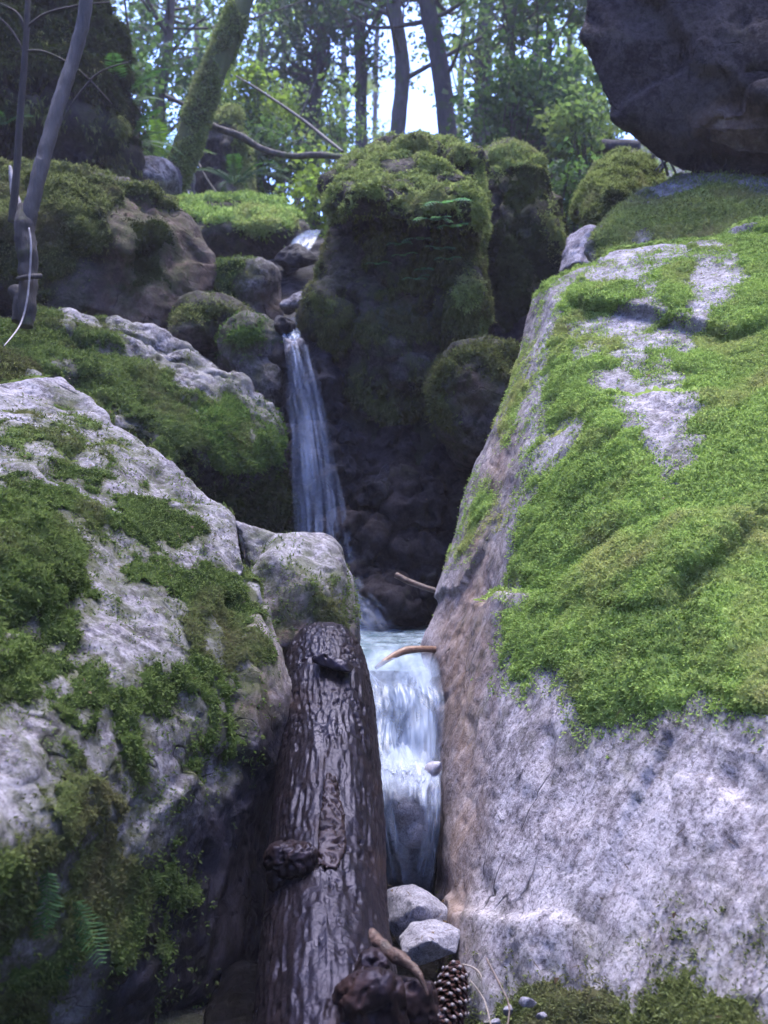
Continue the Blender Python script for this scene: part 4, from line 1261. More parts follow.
# pine cone
M_cone = wet_bark('cone_scale', (.016, .008, .007), (.060, .028, .020), (.04, .02, .016), .3)
M_tip = plain_material('cone_scale_edge', (.07, .055, .058), (.19, .165, .175), 80, .35)
c0, c1 = P(458, 962, 1.90), P(442, 1040, 1.72)
ax = (c1 - c0)
Lc = np.linalg.norm(ax)
ax /= Lc
sx = np.cross(ax, FW); sx /= np.linalg.norm(sx)
sy = np.cross(ax, sx)
cone = link('pine_cone', None, None, None, c0, 'wet dark pine cone with pale scale tips lying at the foot of the stones', 'pine cone')
core, cp = tube(spline([c0, (c0 + c1) / 2, c1], 20), .015 * np.sin(np.linspace(.35, 2.7, 20)), 12)
link('core', fast_mesh('core', core - c0, cp), M_cone, cone)
NSC = 96
for k in range(NSC):
    f = k / NSC
    a = k * 2.39996
    rr = .031 * math.sin(.45 + 2.2 * f) ** .8
    rad = math.cos(a) * sx + math.sin(a) * sy
    tn = np.cross(ax, rad)
    base = c0 + ax * (Lc * (.04 + .9 * f)) + rad * .012
    out = rad * .85 + ax * .5
    out /= np.linalg.norm(out)
    w = .0105
    vv = []
    for (u, hw) in ((0, .4), (.55, .9), (.88, 1.0), (1.0, .55)):
        ctr = base + out * (rr * u) + ax * (.010 * u * u)
        for sgn in (-1, 0, 1):
            lift = -.004 * abs(sgn) * u
            vv.append(ctr + tn * sgn * hw * w + rad * lift + ax * (.0022 if sgn == 0 else 0))
    up_ = np.array(vv)
    lo_ = up_ + ax * .0035
    allv = np.vstack([up_, lo_])
    qs = []
    for r_ in range(3):
        for q_ in range(2):
            i = r_ * 3 + q_
            qs.append((i, i + 1, i + 4, i + 3)); qs.append((i + 12, i + 15, i + 16, i + 13))
    ring = [0, 1, 2, 5, 8, 11, 10, 9, 6, 3]
    for m in range(10):
        a_, b_ = ring[m], ring[(m + 1) % 10]
        qs.append((a_, a_ + 12, b_ + 12, b_))
    sc = link('scale', fast_mesh('scale', allv - c0, np.array(qs), False), M_cone, cone)
    tipc = base + out * rr + ax * .011
    tv = [tipc + tn * (.45 * w) * math.cos(g) + ax * .0035 * math.sin(g) + rad * (.0018 if kk == 1 else 0) for kk in (0, 1) for g in np.linspace(0, 2 * math.pi, 8, endpoint=False)]
    tv = np.array(tv + [tipc + rad * .003])
    tq = [(j, (j + 1) % 8, 8 + (j + 1) % 8, 8 + j) for j in range(8)]
    tt = [(8 + j, 8 + (j + 1) % 8, 16) for j in range(8)]
    link('scale_tip', fast_mesh('scale_tip', tv - c0, [np.array(tq), np.array(tt)]), M_tip, sc)

# needles, bits of leaf and bark that have dropped on the rocks
lr = np.random.RandomState(5)
sp = np.vstack(SURF[:len(SURFN)])
sn = np.vstack(SURFN)
ok = (sn[:, 2] > .5) & in_view(sp, .2)
sp, sn = sp[ok], sn[ok]
pk = lr.randint(0, len(sp), 700)
q0, n0 = sp[pk] + sn[pk] * .012, sn[pk]
t0 = np.cross(n0, lr.normal(size=n0.shape)); t0 /= np.linalg.norm(t0, axis=1)[:, None] + 1e-9
b0 = np.cross(n0, t0)
isleaf = (lr.rand(len(pk)) < .12)[:, None]
ln_ = np.where(isleaf, .009 + .010 * lr.rand(len(pk), 1), .018 + .03 * lr.rand(len(pk), 1))
wd_ = np.where(isleaf, ln_ * .38, .0011)
crv = n0 * (lr.rand(len(pk), 1) * .008)
vv_ = np.stack([q0, q0 + t0 * ln_ * .5 + b0 * wd_ + crv, q0 + t0 * ln_ + crv * .4, q0 + t0 * ln_ * .5 - b0 * wd_ + crv], 1).reshape(-1, 3)
M_lit = leaf_material('dry_litter', (.030, .019, .012), (.10, .065, .040), None, .15)
link('litter', fast_mesh('litter', vv_, np.arange(len(vv_)).reshape(-1, 4), False), M_lit, kind='stuff')
# ------------------------------------------------------------------ trees
M_leafd = leaf_material('dark_leaf', (0.024, 0.046, 0.028), (0.065, 0.107, 0.052), (0.045, 0.074, 0.042), .5)
M_leafm = leaf_material('mid_leaf', (0.070, 0.106, 0.057), (0.150, 0.203, 0.102), (0.211, 0.244, 0.111), .55)
M_leafy = leaf_material('yellow_leaf', (0.112, 0.168, 0.043), (0.210, 0.266, 0.076), (0.154, 0.224, 0.051), .5)
M_leafc = leaf_material('needle', (0.026, 0.048, 0.030), (0.056, 0.088, 0.049), None, .3)
M_bark = bark_material('bark', (.035, .028, .026), (.10, .085, .08), ((.03, .04, .012), (.07, .08, .025)), .25)
M_barkm = bark_material('mossy_bark', (.030, .026, .020), (.085, .075, .055), ((.045, .055, .014), (.105, .115, .030)), .95)
M_barkd = bark_material('dark_bark', (.022, .018, .018), (.06, .05, .048), ((.03, .035, .012), (.05, .06, .02)), .2)
M_barkg = bark_material('smooth_grey_bark', (.050, .041, .040), (.105, .090, .090), None, 0, 1.5, .6)


def leaves(centres, radii, count, size, seed, flat=.7, droop=.15, aspect=.45):
    r = np.random.RandomState(seed)
    centres = np.asarray(centres, float)
    K = len(centres)
    sprays = max(3, count // 14)
    sc = r.normal(size=(K, sprays, 3)) * np.array([.5, .5, .5 * flat])
    cs = centres[:, None] + sc * np.asarray(radii)[:, None, None]
    per = count // sprays
    sd = r.normal(size=(K, sprays, 1, 3)) * np.array([1, 1, .35])
    sd /= np.linalg.norm(sd, axis=3)[..., None]
    tpos = (np.arange(per) / per - .5)[None, None, :, None]
    ln = (np.asarray(radii)[:, None, None, None] * .75)
    p = cs[:, :, None] + sd * tpos * ln + r.normal(size=(K, sprays, per, 3)) * size * .7
    p[..., 2] -= droop * np.abs(tpos[..., 0]) * ln[..., 0]
    p = p.reshape(-1, 3)
    N = len(p)
    sdr = np.broadcast_to(sd, (K, sprays, per, 3)).reshape(-1, 3)
    d = sdr * .5 + r.normal(size=(N, 3)) * .65
    d[:, 2] -= droop
    d /= np.linalg.norm(d, axis=1)[:, None]
    nn = r.normal(size=(N, 3)) * .55 + np.array([0, -.25, .8])
    s = np.cross(d, nn)
    s /= np.linalg.norm(s, axis=1)[:, None] + 1e-9
    up = np.cross(s, d)
    L = size * (.6 + .8 * r.rand(N))[:, None]
    w = L * aspect
    b = p
    v = np.stack([b, b + d * L * .45 + s * w + up * L * .1, b + d * L - up * L * .08, b + d * L * .45 - s * w + up * L * .1], 1).reshape(-1, 3)
    return v, np.arange(N * 4).reshape(N, 4)


def gz(x, y):
    return float(ground_z(np.array([x]), np.array([y]))[0])


def w_at(px, py, d):
    return P(px, py, d)


TREES = []


def tree(trunk_px, d, wpx, bark, leafm, clumps, label, size=.075, count=110, cr=.6, cat='tree', name='tree', group='trees above the waterfall', taper=.75, sides=14, lean_d=0.0, aspect=.45, droop=.15, limbs=True, extra=8, top=None):
    seed = len(TREES) + 1
    r = np.random.RandomState(seed * 13)
    pts = [P(x, y, d + lean_d * k) for k, (x, y) in enumerate(trunk_px)]
    b = pts[-1].copy()
    g = gz(b[0], b[1]) - .35
    if b[2] > g:
        dirn = pts[-1] - pts[-2]
        dirn = dirn / abs(dirn[2])
        dirn[:2] *= .7
        b = b + dirn * (b[2] - g)
        pts.append(b)
    t0 = pts[0]
    dirn = (pts[0] - pts[1]) / max(1e-6, abs(pts[0][2] - pts[1][2]))
    H = top if top else 5.5
    pts = [t0 + dirn * H + np.array([r.normal() * .3, r.normal() * .3, 0]), t0 + dirn * H * .5] + pts
    pts = pts[::-1]
    rad = wpx * .5 * d / F
    org = pts[0].copy()
    n = 70
    path = spline(pts, n)
    path[:, :2] += .06 * np.stack([np.sin(np.linspace(0, 9, n) + seed), np.cos(np.linspace(0, 7, n) + seed)], 1) * np.linspace(0, 1, n)[:, None]
    rr = rad * np.interp(np.linspace(0, 1, n), [0, .06, .2, .6, 1], [1.55, 1.2, 1.03, .9, .35])
    parts = [tube(path, rr, sides, seed, .16)]
    cl = np.array([P(*c[:3]) for c in clumps]) if len(clumps) else np.zeros((0, 3))
    crr = [c[3] if len(c) > 3 else cr for c in clumps]
    if extra:
        hi = path[int(n * .62):]
        ex = hi[r.randint(0, len(hi), extra)] + r.normal(size=(extra, 3)) * np.array([1.2, 1.2, .5])
        cl = np.vstack([cl, ex])
        crr = crr + [cr * 1.4] * extra
    root = link(name, None, None, None, org, label, cat, group)
    if limbs:
        for k, c in enumerate(cl):
            # leave the trunk a little below the foliage
            dist = np.abs(path[:, 2] - (c[2] - .3 - .25 * np.linalg.norm(c[:2] - org[:2])))
            j = int(np.clip(dist.argmin(), 6, n - 4))
            a = path[j]
            m = a + (c - a) * .5 + np.array([0, 0, -.06]) + r.normal(size=3) * .10
            lr = min(rr[j] * .4, .035)
            parts.append(tube(spline([a, m, c], 12), np.linspace(lr, .006, 12), 5, k, .1, cap=False))
    v, p = join(parts)
    link('trunk', fast_mesh('trunk', v - org, p), bark, root)
    if len(cl):
        lv, lf = leaves(cl, crr, count, size, seed * 7, aspect=aspect, droop=droop)
        link('crown', fast_mesh('crown', lv - org, lf, False), leafm, root)
    if bark is M_barkm:
        fv, fp = tube(path, rr * 1.0, 40, seed, .16, cap=False)
        fq = fp[0]
        lp_, ln_ = sample_faces(fv, fq, np.ones(len(fq)) * in_view(fv[fq[:, 0]], .1), 6500, 5)
        ln_ = ln_ * np.sign((ln_ * (lp_ - path[np.abs(path[:, None, 2] - lp_[None, :, 2]).argmin(0)])).sum(1))[:, None]
        keep = fbm(lp_ * 3.0, 3) > -.12
        bv_, bf_ = blades(lp_[keep], ln_[keep], 3, .035, .005, .8, .5, 9)
        link('moss', fast_mesh('moss', bv_ - org, bf_), MO_olive, root)
    TREES.append(root)
    return root


def scatter(poly, n, d0, d1, seed, rad=(.4, .75)):
    r = np.random.RandomState(seed)
    poly = np.array(poly, float)
    lo, hi = poly.min(0), poly.max(0)
    out = []
    while len(out) < n:
        x, y = lo + (hi - lo) * r.rand(2)
        if poly_sd(np.array([x]), np.array([y]), poly)[0] > 0:
            out.append((x, y, d0 + (d1 - d0) * r.rand(), rad[0] + (rad[1] - rad[0]) * r.rand()))
    return out


tree([(246, -40), (240, 0), (222, 60), (205, 105), (186, 150), (167, 197)], 7.6, 25, M_barkm, M_leafm, [], 'thick leaning trunk furred with olive moss behind the flat topped boulder', sides=22, extra=0, top=3)
tree([(168, -40), (166, 30), (166, 70), (160, 105), (156, 135)], 11.5, 11, M_barkd, M_leafd, scatter([(112, -40), (232, -40), (228, 60), (190, 100), (130, 110), (118, 50)], 24, 10.5, 13, 1, (.3, .6)),
     'dark slender tree left of the leaning mossy trunk, leaves full of sky gaps', size=.07, count=90)
tree([(330, -60), (322, 20), (318, 80), (314, 150)], 13.5, 12, M_barkd, M_leafc, scatter([(268, -50), (345, -50), (345, 50), (320, 70), (275, 55)], 30, 12.5, 14.5, 2, (.4, .7)) + scatter([(240, 60), (330, 60), (330, 150), (240, 150)], 22, 13, 15, 22),
     'drooping dark evergreen tree left of the straight brown trunk', size=.085, count=130, droop=.5, aspect=.3)
tree([(356, -40), (357, 30), (360, 80), (362, 150)], 12.5, 12, M_bark, M_leafd, scatter([(335, -50), (395, -50), (395, 60), (375, 110), (345, 100)], 16, 11.5, 14, 3, (.3, .5)),
     'straight brown trunk rising left of the middle boulder top', size=.06, count=80)
tree([(395, -40), (396, 20), (401, 70), (397, 140)], 11.5, 15, M_bark, M_leafd, scatter([(375, -60), (430, -60), (430, 20), (400, 40), (380, 30)], 10, 11, 13, 4, (.3, .5)),
     'bare straight trunk bordering the bright gap of sky on its left', size=.06, count=80)
tree([(420, -60), (430, 10), (438, 60), (447, 136)], 11.0, 18, M_barkd, M_leafd, scatter([(430, -60), (480, -60), (475, 40), (450, 50), (435, 20)], 11, 10.5, 13, 5, (.3, .5)) ,
     'dark trunk slanting along the right edge of the bright gap of sky', size=.06, count=80)
tree([(489, -40), (487, 20), (484, 80), (480, 140)], 13.0, 17, M_bark, M_leafm, scatter([(455, -50), (520, -50), (515, 60), (495, 120), (462, 110)], 20, 12, 14.5, 6),
     'straight pale brown trunk second right of the bright gap of sky', size=.07, count=100)
tree([(520, -40), (512, 30), (522, 90), (532, 150)], 10.0, 6, M_barkd, M_leafd, scatter([(500, 70), (560, 70), (600, 110), (590, 160), (570, 230), (545, 200), (505, 135)], 46, 8.8, 10.8, 7, (.3, .5)) + scatter([(495, -30), (585, -30), (585, 40), (515, 35)], 18, 9, 11, 77, (.3, .5)),
     'thin dark tree with broad leaves above the dark upright boulder', size=.065, count=110, aspect=.55)
tree([(552, -40), (548, 40), (552, 100), (553, 160)], 10.6, 6, M_barkd, M_leafd, scatter([(540, 80), (610, 90), (600, 180), (560, 180)], 16, 10.4, 12, 8, (.3, .5)),
     'thin straight stem nearest the overhanging dark boulder', size=.065, count=100, aspect=.55)

far_spots = [(140, 22, 5), (196, 26, 6), (262, 20, 8), (285, 30, 6), (345, 27, 6), (377, 33, 5), (462, 24, 6), (508, 30, 7), (535, 21, 6), (570, 27, 6), (600, 23, 6), (655, 20, 6), (90, 28, 6), (40, 21, 6), (700, 30, 6), (300, 38, 7), (540, 40, 8), (230, 42, 6)]
flab = ['tall far tree seen between the crag and the slender dark tree', 'distant pale tree just left of the leaning mossy trunk', 'yellow green tree right of the leaning mossy trunk', 'hazy tree behind the yellow green one',
        'hazy tree behind the straight brown trunk', 'most distant tree left of the bright gap of sky', 'hazy tree between the slanting trunk and the next one', 'distant bright yellow green tree behind the thin broad leaved one', 'mid green tree behind the dark upright boulder',
        'hazy tree left of the overhanging boulder', 'leafy tree half hidden by the tip of the overhanging boulder', 'tree hidden behind the overhanging boulder', 'tree standing behind the tall crag', 'tree above the left part of the crag',
        'far tree behind the overhanging boulder', 'very distant tree above the flat topped boulder', 'very distant yellowish tree in the right half of the wood', 'very distant tree behind the leaning mossy trunk']
for k, (px, d, w) in enumerate(far_spots):
    lm = M_leafy if k in (2, 7, 16, 3, 8) else M_leafm
    R_ = 75 * 22 / d
    poly = [(px - R_, -60), (px + R_, -60), (px + R_, 170), (px - R_, 170)]
    cl = [c for c in scatter(poly, 15, d - 2.5, d + 2.5, 100 + k, (.5, 1.0)) if not (388 < c[0] < 452 and c[1] > 25) and not (235 < c[0] < 262 and c[1] < 45)]
    tree([(px + 4, -50), (px, 40), (px - 2, 150)], d, w, M_bark, lm, cl, flab[k], size=.13, count=120, cr=.9, extra=5, sides=8)


link('sky_blocking_foliage', fast_mesh('sky_blocking_foliage', *SKY_BLOCKERS, False), M_leafd, kind='stuff')  # added foliage out of view, blocks low sky light
# ------------------------------------------------------------------ shrubs
def shrub(px, py, d, spread, n, leafm, label, size=.06, count=120, seed=1, rad=(.2, .38), aspect=.45):
    r = np.random.RandomState(seed)
    c0 = P(px, py, d)
    base = c0.copy()
    base[2] = gz(c0[0], c0[1]) - .1
    cl = c0 + r.normal(size=(n, 3)) * np.array([spread[0] * d / F, .4, spread[1] * d / F]) * .55
    rr = rad[0] + (rad[1] - rad[0]) * r.rand(n)
    root = link('shrub', None, None, None, base, label, 'shrub', 'shrubs on the slope above the waterfall')
    parts = []
    for k in range(min(n, 14)):
        m = base + (cl[k] - base) * .5 + r.normal(size=3) * .08
        parts.append(tube(spline([base + r.normal(size=3) * .04, m, cl[k]], 10), np.linspace(.014, .004, 10), 5, k, 0, cap=False))
    v, p = join(parts)
    link('stem', fast_mesh('stem', v - base, p), M_barkd, root)
    lv, lf = leaves(cl, rr, count, size, seed * 3, aspect=aspect)
    link('foliage', fast_mesh('foliage', lv - base, lf, False), leafm, root)


shrub(278, 165, 9.6, (40, 24), 16, M_leafd, 'dark shrub beneath the fallen branch between trunk and middle boulder', seed=1)
shrub(318, 205, 9.2, (16, 30), 12, M_leafy, 'pale bright shrub in the gap left of the shaggy middle boulder', seed=2)
shrub(262, 100, 11.0, (26, 28), 14, M_leafy, 'yellow green shrub just right of the leaning mossy trunk', seed=3)
shrub(140, 120, 8.6, (16, 40), 12, M_leafd, 'ragged shrub between the tall crag and the leaning trunk', seed=4)
shrub(580, 130, 8.6, (18, 28), 12, M_leafm, 'leafy shrub between dark upright boulder and overhanging boulder', seed=5, size=.05)
shrub(560, 215, 7.6, (10, 28), 12, M_leafd, 'dark shrub low in the gap right of the dark upright boulder', seed=6, size=.05)
shrub(505, 110, 9.0, (26, 22), 14, M_leafd, 'dark shrub behind the top of the dark upright boulder', seed=7, size=.05)
shrub(340, 135, 10.5, (16, 16), 8, M_leafm, 'small shrub at the foot of the straight brown trunk', seed=8, size=.05)
shrub(240, 140, 10.5, (22, 30), 12, M_leafd, 'dark shrub behind the stump shaped rock', seed=9)
shrub(195, 115, 11, (22, 24), 10, M_leafd, 'dark shrub left of the leaning mossy trunk', seed=10)


# ------------------------------------------------------------------ ferns
M_fern = leaf_material('fern_green', (.020, .055, .020), (.045, .10, .035), None, .3, .4)
M_fernb = leaf_material('fern_light', (.05, .10, .025), (.10, .17, .045), None, .4, .4)


def frond(base, dirn, length, width, droop, nleaf, seed, out=None):
    r = np.random.RandomState(seed)
    d = np.asarray(dirn, float)
    d /= np.linalg.norm(d)
    n = 26
    p = [np.asarray(base, float)]
    dd = d.copy()
    for k in range(n):
        dd = dd + np.array([0, 0, -droop / n])
        dd /= np.linalg.norm(dd)
        p.append(p[-1] + dd * length / n)
    p = np.array(p)
    parts = [tube(p, np.linspace(.012, .002, n + 1) * length * .6, 5, cap=False)]
    nrm = np.asarray(out if out is not None else (0, -.5, .8), float)
    vs, qs = [], []
    for k in range(nleaf):
        f = .08 + .9 * k / nleaf
        i = f * n
        j = int(i)
        q = p[j] + (p[min(j + 1, n)] - p[j]) * (i - j)
        tg = p[min(j + 1, n)] - p[max(j - 1, 0)]
        tg /= np.linalg.norm(tg)
        sd = np.cross(tg, nrm)
        sd /= np.linalg.norm(sd) + 1e-9
        nn = np.cross(sd, tg)
        L = width * (math.sin(math.pi * (f * .86 + .12)) ** .7) * (.85 + .3 * r.rand())
        w = length / nleaf * .24
        for sg in (-1, 1):
            e = sd * sg + tg * .45 - nn * .18 + r.normal(size=3) * .06
            e /= np.linalg.norm(e)
            b = len(vs)
            vs += [q - tg * w * .5, q + tg * w * .5, q + e * L * .6 + tg * w + nn * .002, q + e * L * .6 - tg * w * .8 - nn * .002, q + e * L]
            qs.append((b, b + 1, b + 2, b + 3))
            qs.append((b + 3, b + 2, b + 4, b + 4))
    q4 = np.array([q for q in qs if len(set(q)) == 4])
    q3 = np.array([q[:3] for q in qs if len(set(q)) == 3])
    parts.append((np.array(vs), [q4, q3]))
    return join(parts)


def fern(pos, fronds, length, width, mat, label, droop=1.2, seed=1, out=None, dirs=None, group='ferns', nleaf=26):
    r = np.random.RandomState(seed)
    root = link('fern', None, None, None, pos, label, 'fern', group)
    for k in range(fronds):
        if dirs is not None:
            dr = np.array(dirs[k % len(dirs)]) + r.normal(size=3) * .08
        else:
            a = 2 * math.pi * k / fronds + r.rand()
            dr = np.array([math.cos(a), math.sin(a), 1.0 + .5 * r.rand()])
        v, p = frond(np.zeros(3), dr, length * (.75 + .5 * r.rand()), width, droop, nleaf, seed * 10 + k, out)
        link('frond', fast_mesh('frond', v, p, False), mat, root)
    return root


def back(px, py, off=.02):
    q = surf_point(px, py)
    v = CAM - q
    return q + v / np.linalg.norm(v) * off


q = back(48, 872)
fern(q, 2, .10, .026, M_fern, 'fern with two hanging fronds on the lower left boulder, upper of the pair', droop=.5, seed=3, out=(.2, -1, .2), dirs=[(-.25, -.1, -1), (.25, -.1, -.9)], nleaf=15)
q = back(76, 895)
fern(q, 4, .115, .030, M_fern, 'blue green fern hanging on the lower left boulder below the other fern', droop=.6, seed=4, out=(.2, -1, .2), dirs=[(-.12, -.2, -1), (.15, -.2, -1), (.5, -.25, -.6), (-.4, -.2, -.7)], nleaf=17)
fern(P(163, 168, 7.9), 9, .62, .10, M_fernb, 'light green fern clump above the pale rounded boulder', seed=5, droop=1.5)
fern(P(128, 150, 7.0), 7, .55, .09, M_fern, 'dark fern clump at the right foot of the tall crag', seed=6, droop=1.5)
fern(P(235, 185, 7.9), 8, .55, .09, M_fern, 'fern clump in front of the stump shaped rock', seed=7, droop=1.6)
fern(P(116, 112, 7.1), 6, .6, .10, M_fern, 'fern sprouting from the right edge of the tall crag', seed=8, droop=1.5)
fern(P(4, 125, 6.2), 3, .22, .06, M_fern, 'pale fern at the left frame edge on the tall crag', seed=9, droop=1.4)
M_fernt = leaf_material('fern_teal', (0.076, 0.180, 0.095), (0.142, 0.266, 0.152), None, .3, .4)
# leafy plants on the middle boulder
for k, (px, py, s) in enumerate([(444, 208, 1), (436, 226, .9), (452, 232, .9), (440, 244, .9), (424, 240, .8), (402, 243, .7), (398, 258, .7), (446, 254, .7), (372, 264, .6), (410, 278, .6), (420, 266, .5)]):
    lb = ['topmost pale green fern tuft on the shaggy middle boulder', 'fern tuft just below and left of the topmost on the shaggy boulder', 'rightmost fern tuft of the middle row on the shaggy boulder', 'fern tuft in the middle of the shaggy boulder group', 'fern tuft left of the middle one on the shaggy boulder',
          'small fern tuft at the left end of the upper row on the shaggy boulder', 'small fern tuft below the left end of the row on the shaggy boulder', 'small fern tuft under the rightmost one on the shaggy boulder', 'outlying leftmost fern tuft on the shaggy boulder', 'lowest small fern tuft on the shaggy boulder', 'tiny fern tuft just above the lowest one on the shaggy boulder'][k]
    q = back(px, py, .09)
    fern(q, 4, .15 * s, .034 * s, M_fernt, lb, droop=.9, seed=20 + k, out=(0, -.6, .8), dirs=[(.6, -.6, .25), (-.6, -.6, .2), (.05, -.9, .1)], group='ferns on the middle boulder', nleaf=8)

# ------------------------------------------------------------------ saplings, vine, fallen branches
sd = 4.35
parts = [tube(spline([P(92, -120, sd), P(86, 0, sd), P(76, 50, sd), P(57, 110, sd - .05), P(39, 175, sd - .1), P(28, 222, sd - .12), P(24, 246, sd - .1)], 80), np.linspace(.029, .036, 80), 20, 1, .22)]
v, p = join(parts)
o_ = P(27, 326, sd - .15)
sap = link('sapling', None, None, None, o_, 'leaning grey sapling trunk rooted on the mossy ledge at the left', 'sapling')
link('trunk', fast_mesh('trunk', v - o_, p), M_barkg, sap)
v, p = join([tube(spline([P(22, 205, sd - .1), P(26, 240, sd - .14), P(28, 280, sd - .16), P(26, 327, sd - .2)], 50), np.interp(np.linspace(0, 1, 50), [0, .2, .8, 1], [.02, .045, .042, .030]), 16, 5, .35),
             tube(spline([P(14, 290, sd - .1), P(20, 300, sd - .13), P(18, 322, sd - .15)], 20), [.03] * 20, 10, 6, .35),
             tube(spline([P(18, 279, sd - .22), P(28, 277, sd - .25), P(41, 276, sd - .2)], 14), [.012] * 14, 8, 6, .2)])
link('root', fast_mesh('root', v - o_, p), M_barkd, sap)
st = sd + .25
tw = [([P(25, 30, st), P(18, 14, st), P(0, 4, st), P(-30, -5, st)], .009), ([P(26, 28, st), P(45, 14, st), P(75, 6, st), P(110, 2, st)], .008), ([P(24, 52, st), P(10, 28, st), P(-10, 10, st)], .007),
      ([P(26, 51, st), P(45, 52, st), P(70, 64, st), P(90, 80, st), P(112, 104, st)], .008), ([P(90, 80, st), P(104, 70, st), P(128, 62, st)], .006), ([P(90, 81, st), P(76, 98, st), P(60, 124, st)], .006)]
sap2 = link('sapling', None, None, None, P(14, 218, st), 'thin dark sapling with arching bare twigs left of the leaning grey one', 'sapling')
v, p = tube(spline([P(30, -60, st), P(27, 20, st), P(25, 55, st), P(20, 120, st), P(16, 180, st), P(12, 222, st)], 60), np.linspace(.012, .020, 60), 10, 2, .12)
link('trunk', fast_mesh('trunk', v - P(14, 218, st), p), M_barkd, sap2)
v, p = join([tube(spline(a, 24), np.linspace(b, .003, 24), 6, k, .1) for k, (a, b) in enumerate(tw)])
link('twigs', fast_mesh('twigs', v - P(14, 218, st), p), M_barkd, sap2)
M_vine = plain_material('pale_vine', (.20, .175, .185), (.36, .33, .345), 40, .6)
stick('vine', [P(29, 228, 4.05), P(31, 245, 4.03), P(30, 270, 4.02), P(27, 300, 4.0), P(20, 325, 3.95), P(4, 346, 3.7)], [.003, .0045, .004, .004, .0035, .002], M_vine, 'white hanging vine looped down past the sapling root at the left', 'vine')
stick('stick', [P(10, 166, 4.7), P(14, 190, 4.68), P(19, 216, 4.66)], [.006, .020, .024], M_vine, 'short pale dead stick standing behind the leaning grey sapling', 'stick', rough=.3)
stick('fallen_branch', [P(165, 96, 8.0), P(190, 108, 8.0), P(213, 126, 7.9), P(240, 136, 7.9), P(262, 149, 7.9), P(290, 156, 7.9), P(318, 155, 7.8), P(350, 158, 7.6)], [.016, .022, .028, .030, .028, .026, .028, .02], M_bark, 'fallen mossy branch bridging from the leaning trunk to the middle boulder', 'branch', n=80,
      forks=[([P(213, 126, 7.9), P(205, 132, 7.9), P(206, 138, 7.9)], [.02, .015, .005])])
stick('fallen_branch', [P(236, 76, 8.6), P(262, 92, 8.5), P(300, 118, 8.3), P(325, 138, 8.1), P(343, 152, 7.9)], [.006, .012, .014, .015, .012], M_barkg, 'thin pale straight branch slanting down above the mossy one', 'branch', forks=[([P(300, 118, 8.3), P(307, 100, 8.3), P(316, 80, 8.3), P(318, 66, 8.3)], [.009, .007, .005, .003])])
stick('fallen_branch', [P(196, 158, 8.1), P(206, 178, 8.0), P(220, 198, 7.9)], [.008, .012, .010], M_barkg, 'short thin pole leaning under the leaning mossy trunk', 'branch')
stick('fallen_log', [P(500, 148, 9.6), P(545, 150, 9.4), P(580, 147, 9.2), P(640, 148, 9.0)], [.08, .085, .08, .07], M_barkd, 'dark fallen log level across the slope behind the dark upright boulder', 'log', rough=.3)
for k, (a, b, c) in enumerate([((652, 158), (658, 150), (664, 168)), ((660, 172), (668, 160), (676, 174)), ((668, 176), (664, 164), (656, 170))]):
    stick('twig', [P(*a, 5.6), P(*b, 5.55), P(*c, 5.5)], [.008, .009, .005], M_vine, ['pale looped twig at the tip of the overhanging boulder', 'pale bent twig under the tip of the overhanging boulder', 'pale crossed twig under the tip of the overhanging boulder'][k], 'twig')
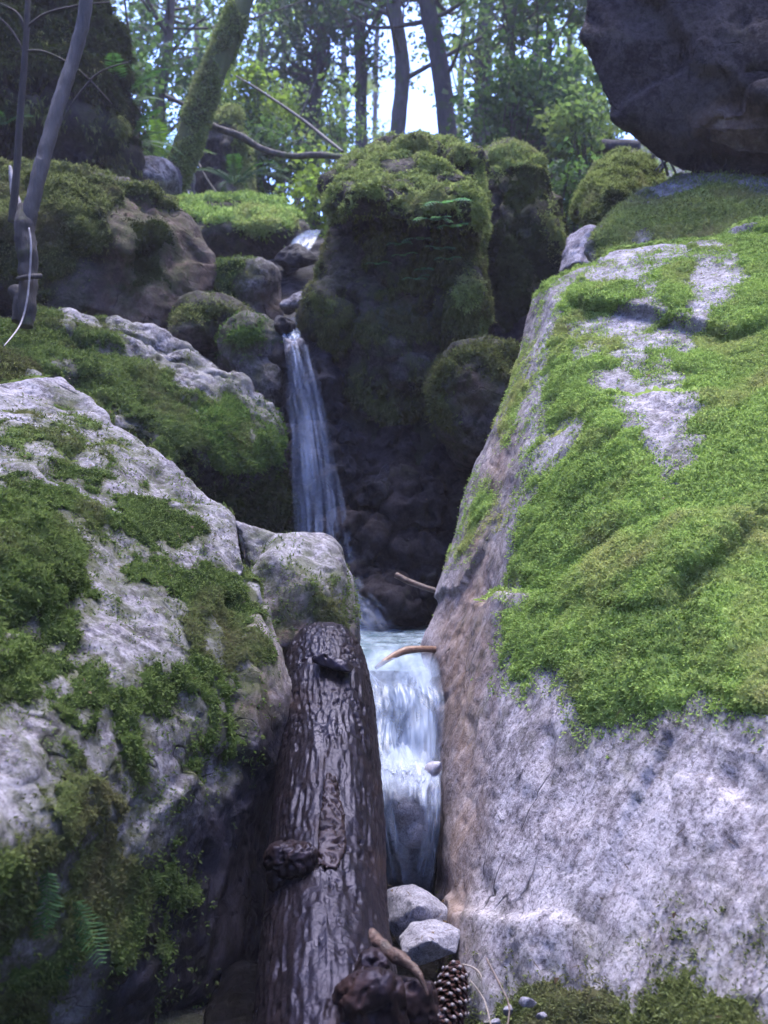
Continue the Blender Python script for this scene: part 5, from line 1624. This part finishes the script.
# ------------------------------------------------------------------ light and view
W = bpy.data.worlds.new('World')
SC.world = W
W.use_nodes = True
wt = W.node_tree
wt.nodes.clear()
sky = wt.nodes.new('ShaderNodeTexSky')
sky.sky_type = 'NISHITA'
sky.sun_disc = False
SUN_EL, SUN_AZ = math.radians(80), math.radians(20)
sky.sun_elevation = SUN_EL
sky.sun_rotation = SUN_AZ
sky.air_density = 1.0
sky.dust_density = 1.5
bg = wt.nodes.new('ShaderNodeBackground')
bg.inputs[1].default_value = .15
wo = wt.nodes.new('ShaderNodeOutputWorld')
hs = wt.nodes.new('ShaderNodeHueSaturation')
hs.inputs['Saturation'].default_value = 1.35
hs.inputs['Hue'].default_value = .522
wt.links.new(sky.outputs[0], hs.inputs['Color'])
wt.links.new(hs.outputs[0], bg.inputs[0])
wt.links.new(bg.outputs[0], wo.inputs[0])
sl = bpy.data.lights.new('sun', 'SUN')
sl.energy = 1.15
sl.angle = math.radians(34)
sl.color = (1.0, .97, .96)
so = bpy.data.objects.new('sun', sl)
COL.objects.link(so)
so.rotation_euler = Vector((-math.sin(SUN_AZ) * math.cos(SUN_EL), -math.cos(SUN_AZ) * math.cos(SUN_EL), -math.sin(SUN_EL))).to_track_quat('-Z', 'Y').to_euler()
vs = SC.view_settings
vs.view_transform = 'Standard'
vs.look = 'None'
vs.gamma = 1.0
vs.use_curve_mapping = False
vs.exposure = 3.0
SC.render.engine = 'CYCLES'
cy = SC.cycles
cy.use_denoising = True
cy.denoiser = 'OPENIMAGEDENOISE'
cy.max_bounces = 5
cy.diffuse_bounces = 2
cy.glossy_bounces = 2
cy.volume_bounces = 0
cy.use_adaptive_sampling = True
cy.adaptive_threshold = .02
cy.transmission_bounces = 4
cy.transparent_max_bounces = 12
cy.sample_clamp_indirect = 6

# added haze volume, mostly imitating lens glare over the far trees
hv = NT('glare_haze')
pv_ = hv.n('VolumePrincipled')
pv_.inputs['Color'].default_value = (.82, .80, 1.0, 1)
pv_.inputs['Density'].default_value = .0034
hv.t.links.new(pv_.outputs[0], hv.out.inputs['Volume'])
hb = np.array([(x, y, z) for x in (-60, 60) for y in (-40, 75) for z in (-14, 62)], float)
link('glare_haze', fast_mesh('glare_haze', hb, np.array([(0, 1, 3, 2), (4, 6, 7, 5), (0, 4, 5, 1), (2, 3, 7, 6), (0, 2, 6, 4), (1, 5, 7, 3)]), False), hv.m, kind='stuff')
cd.dof.use_dof = True
cd.dof.focus_distance = 2.7
cd.dof.aperture_fstop = 2.6
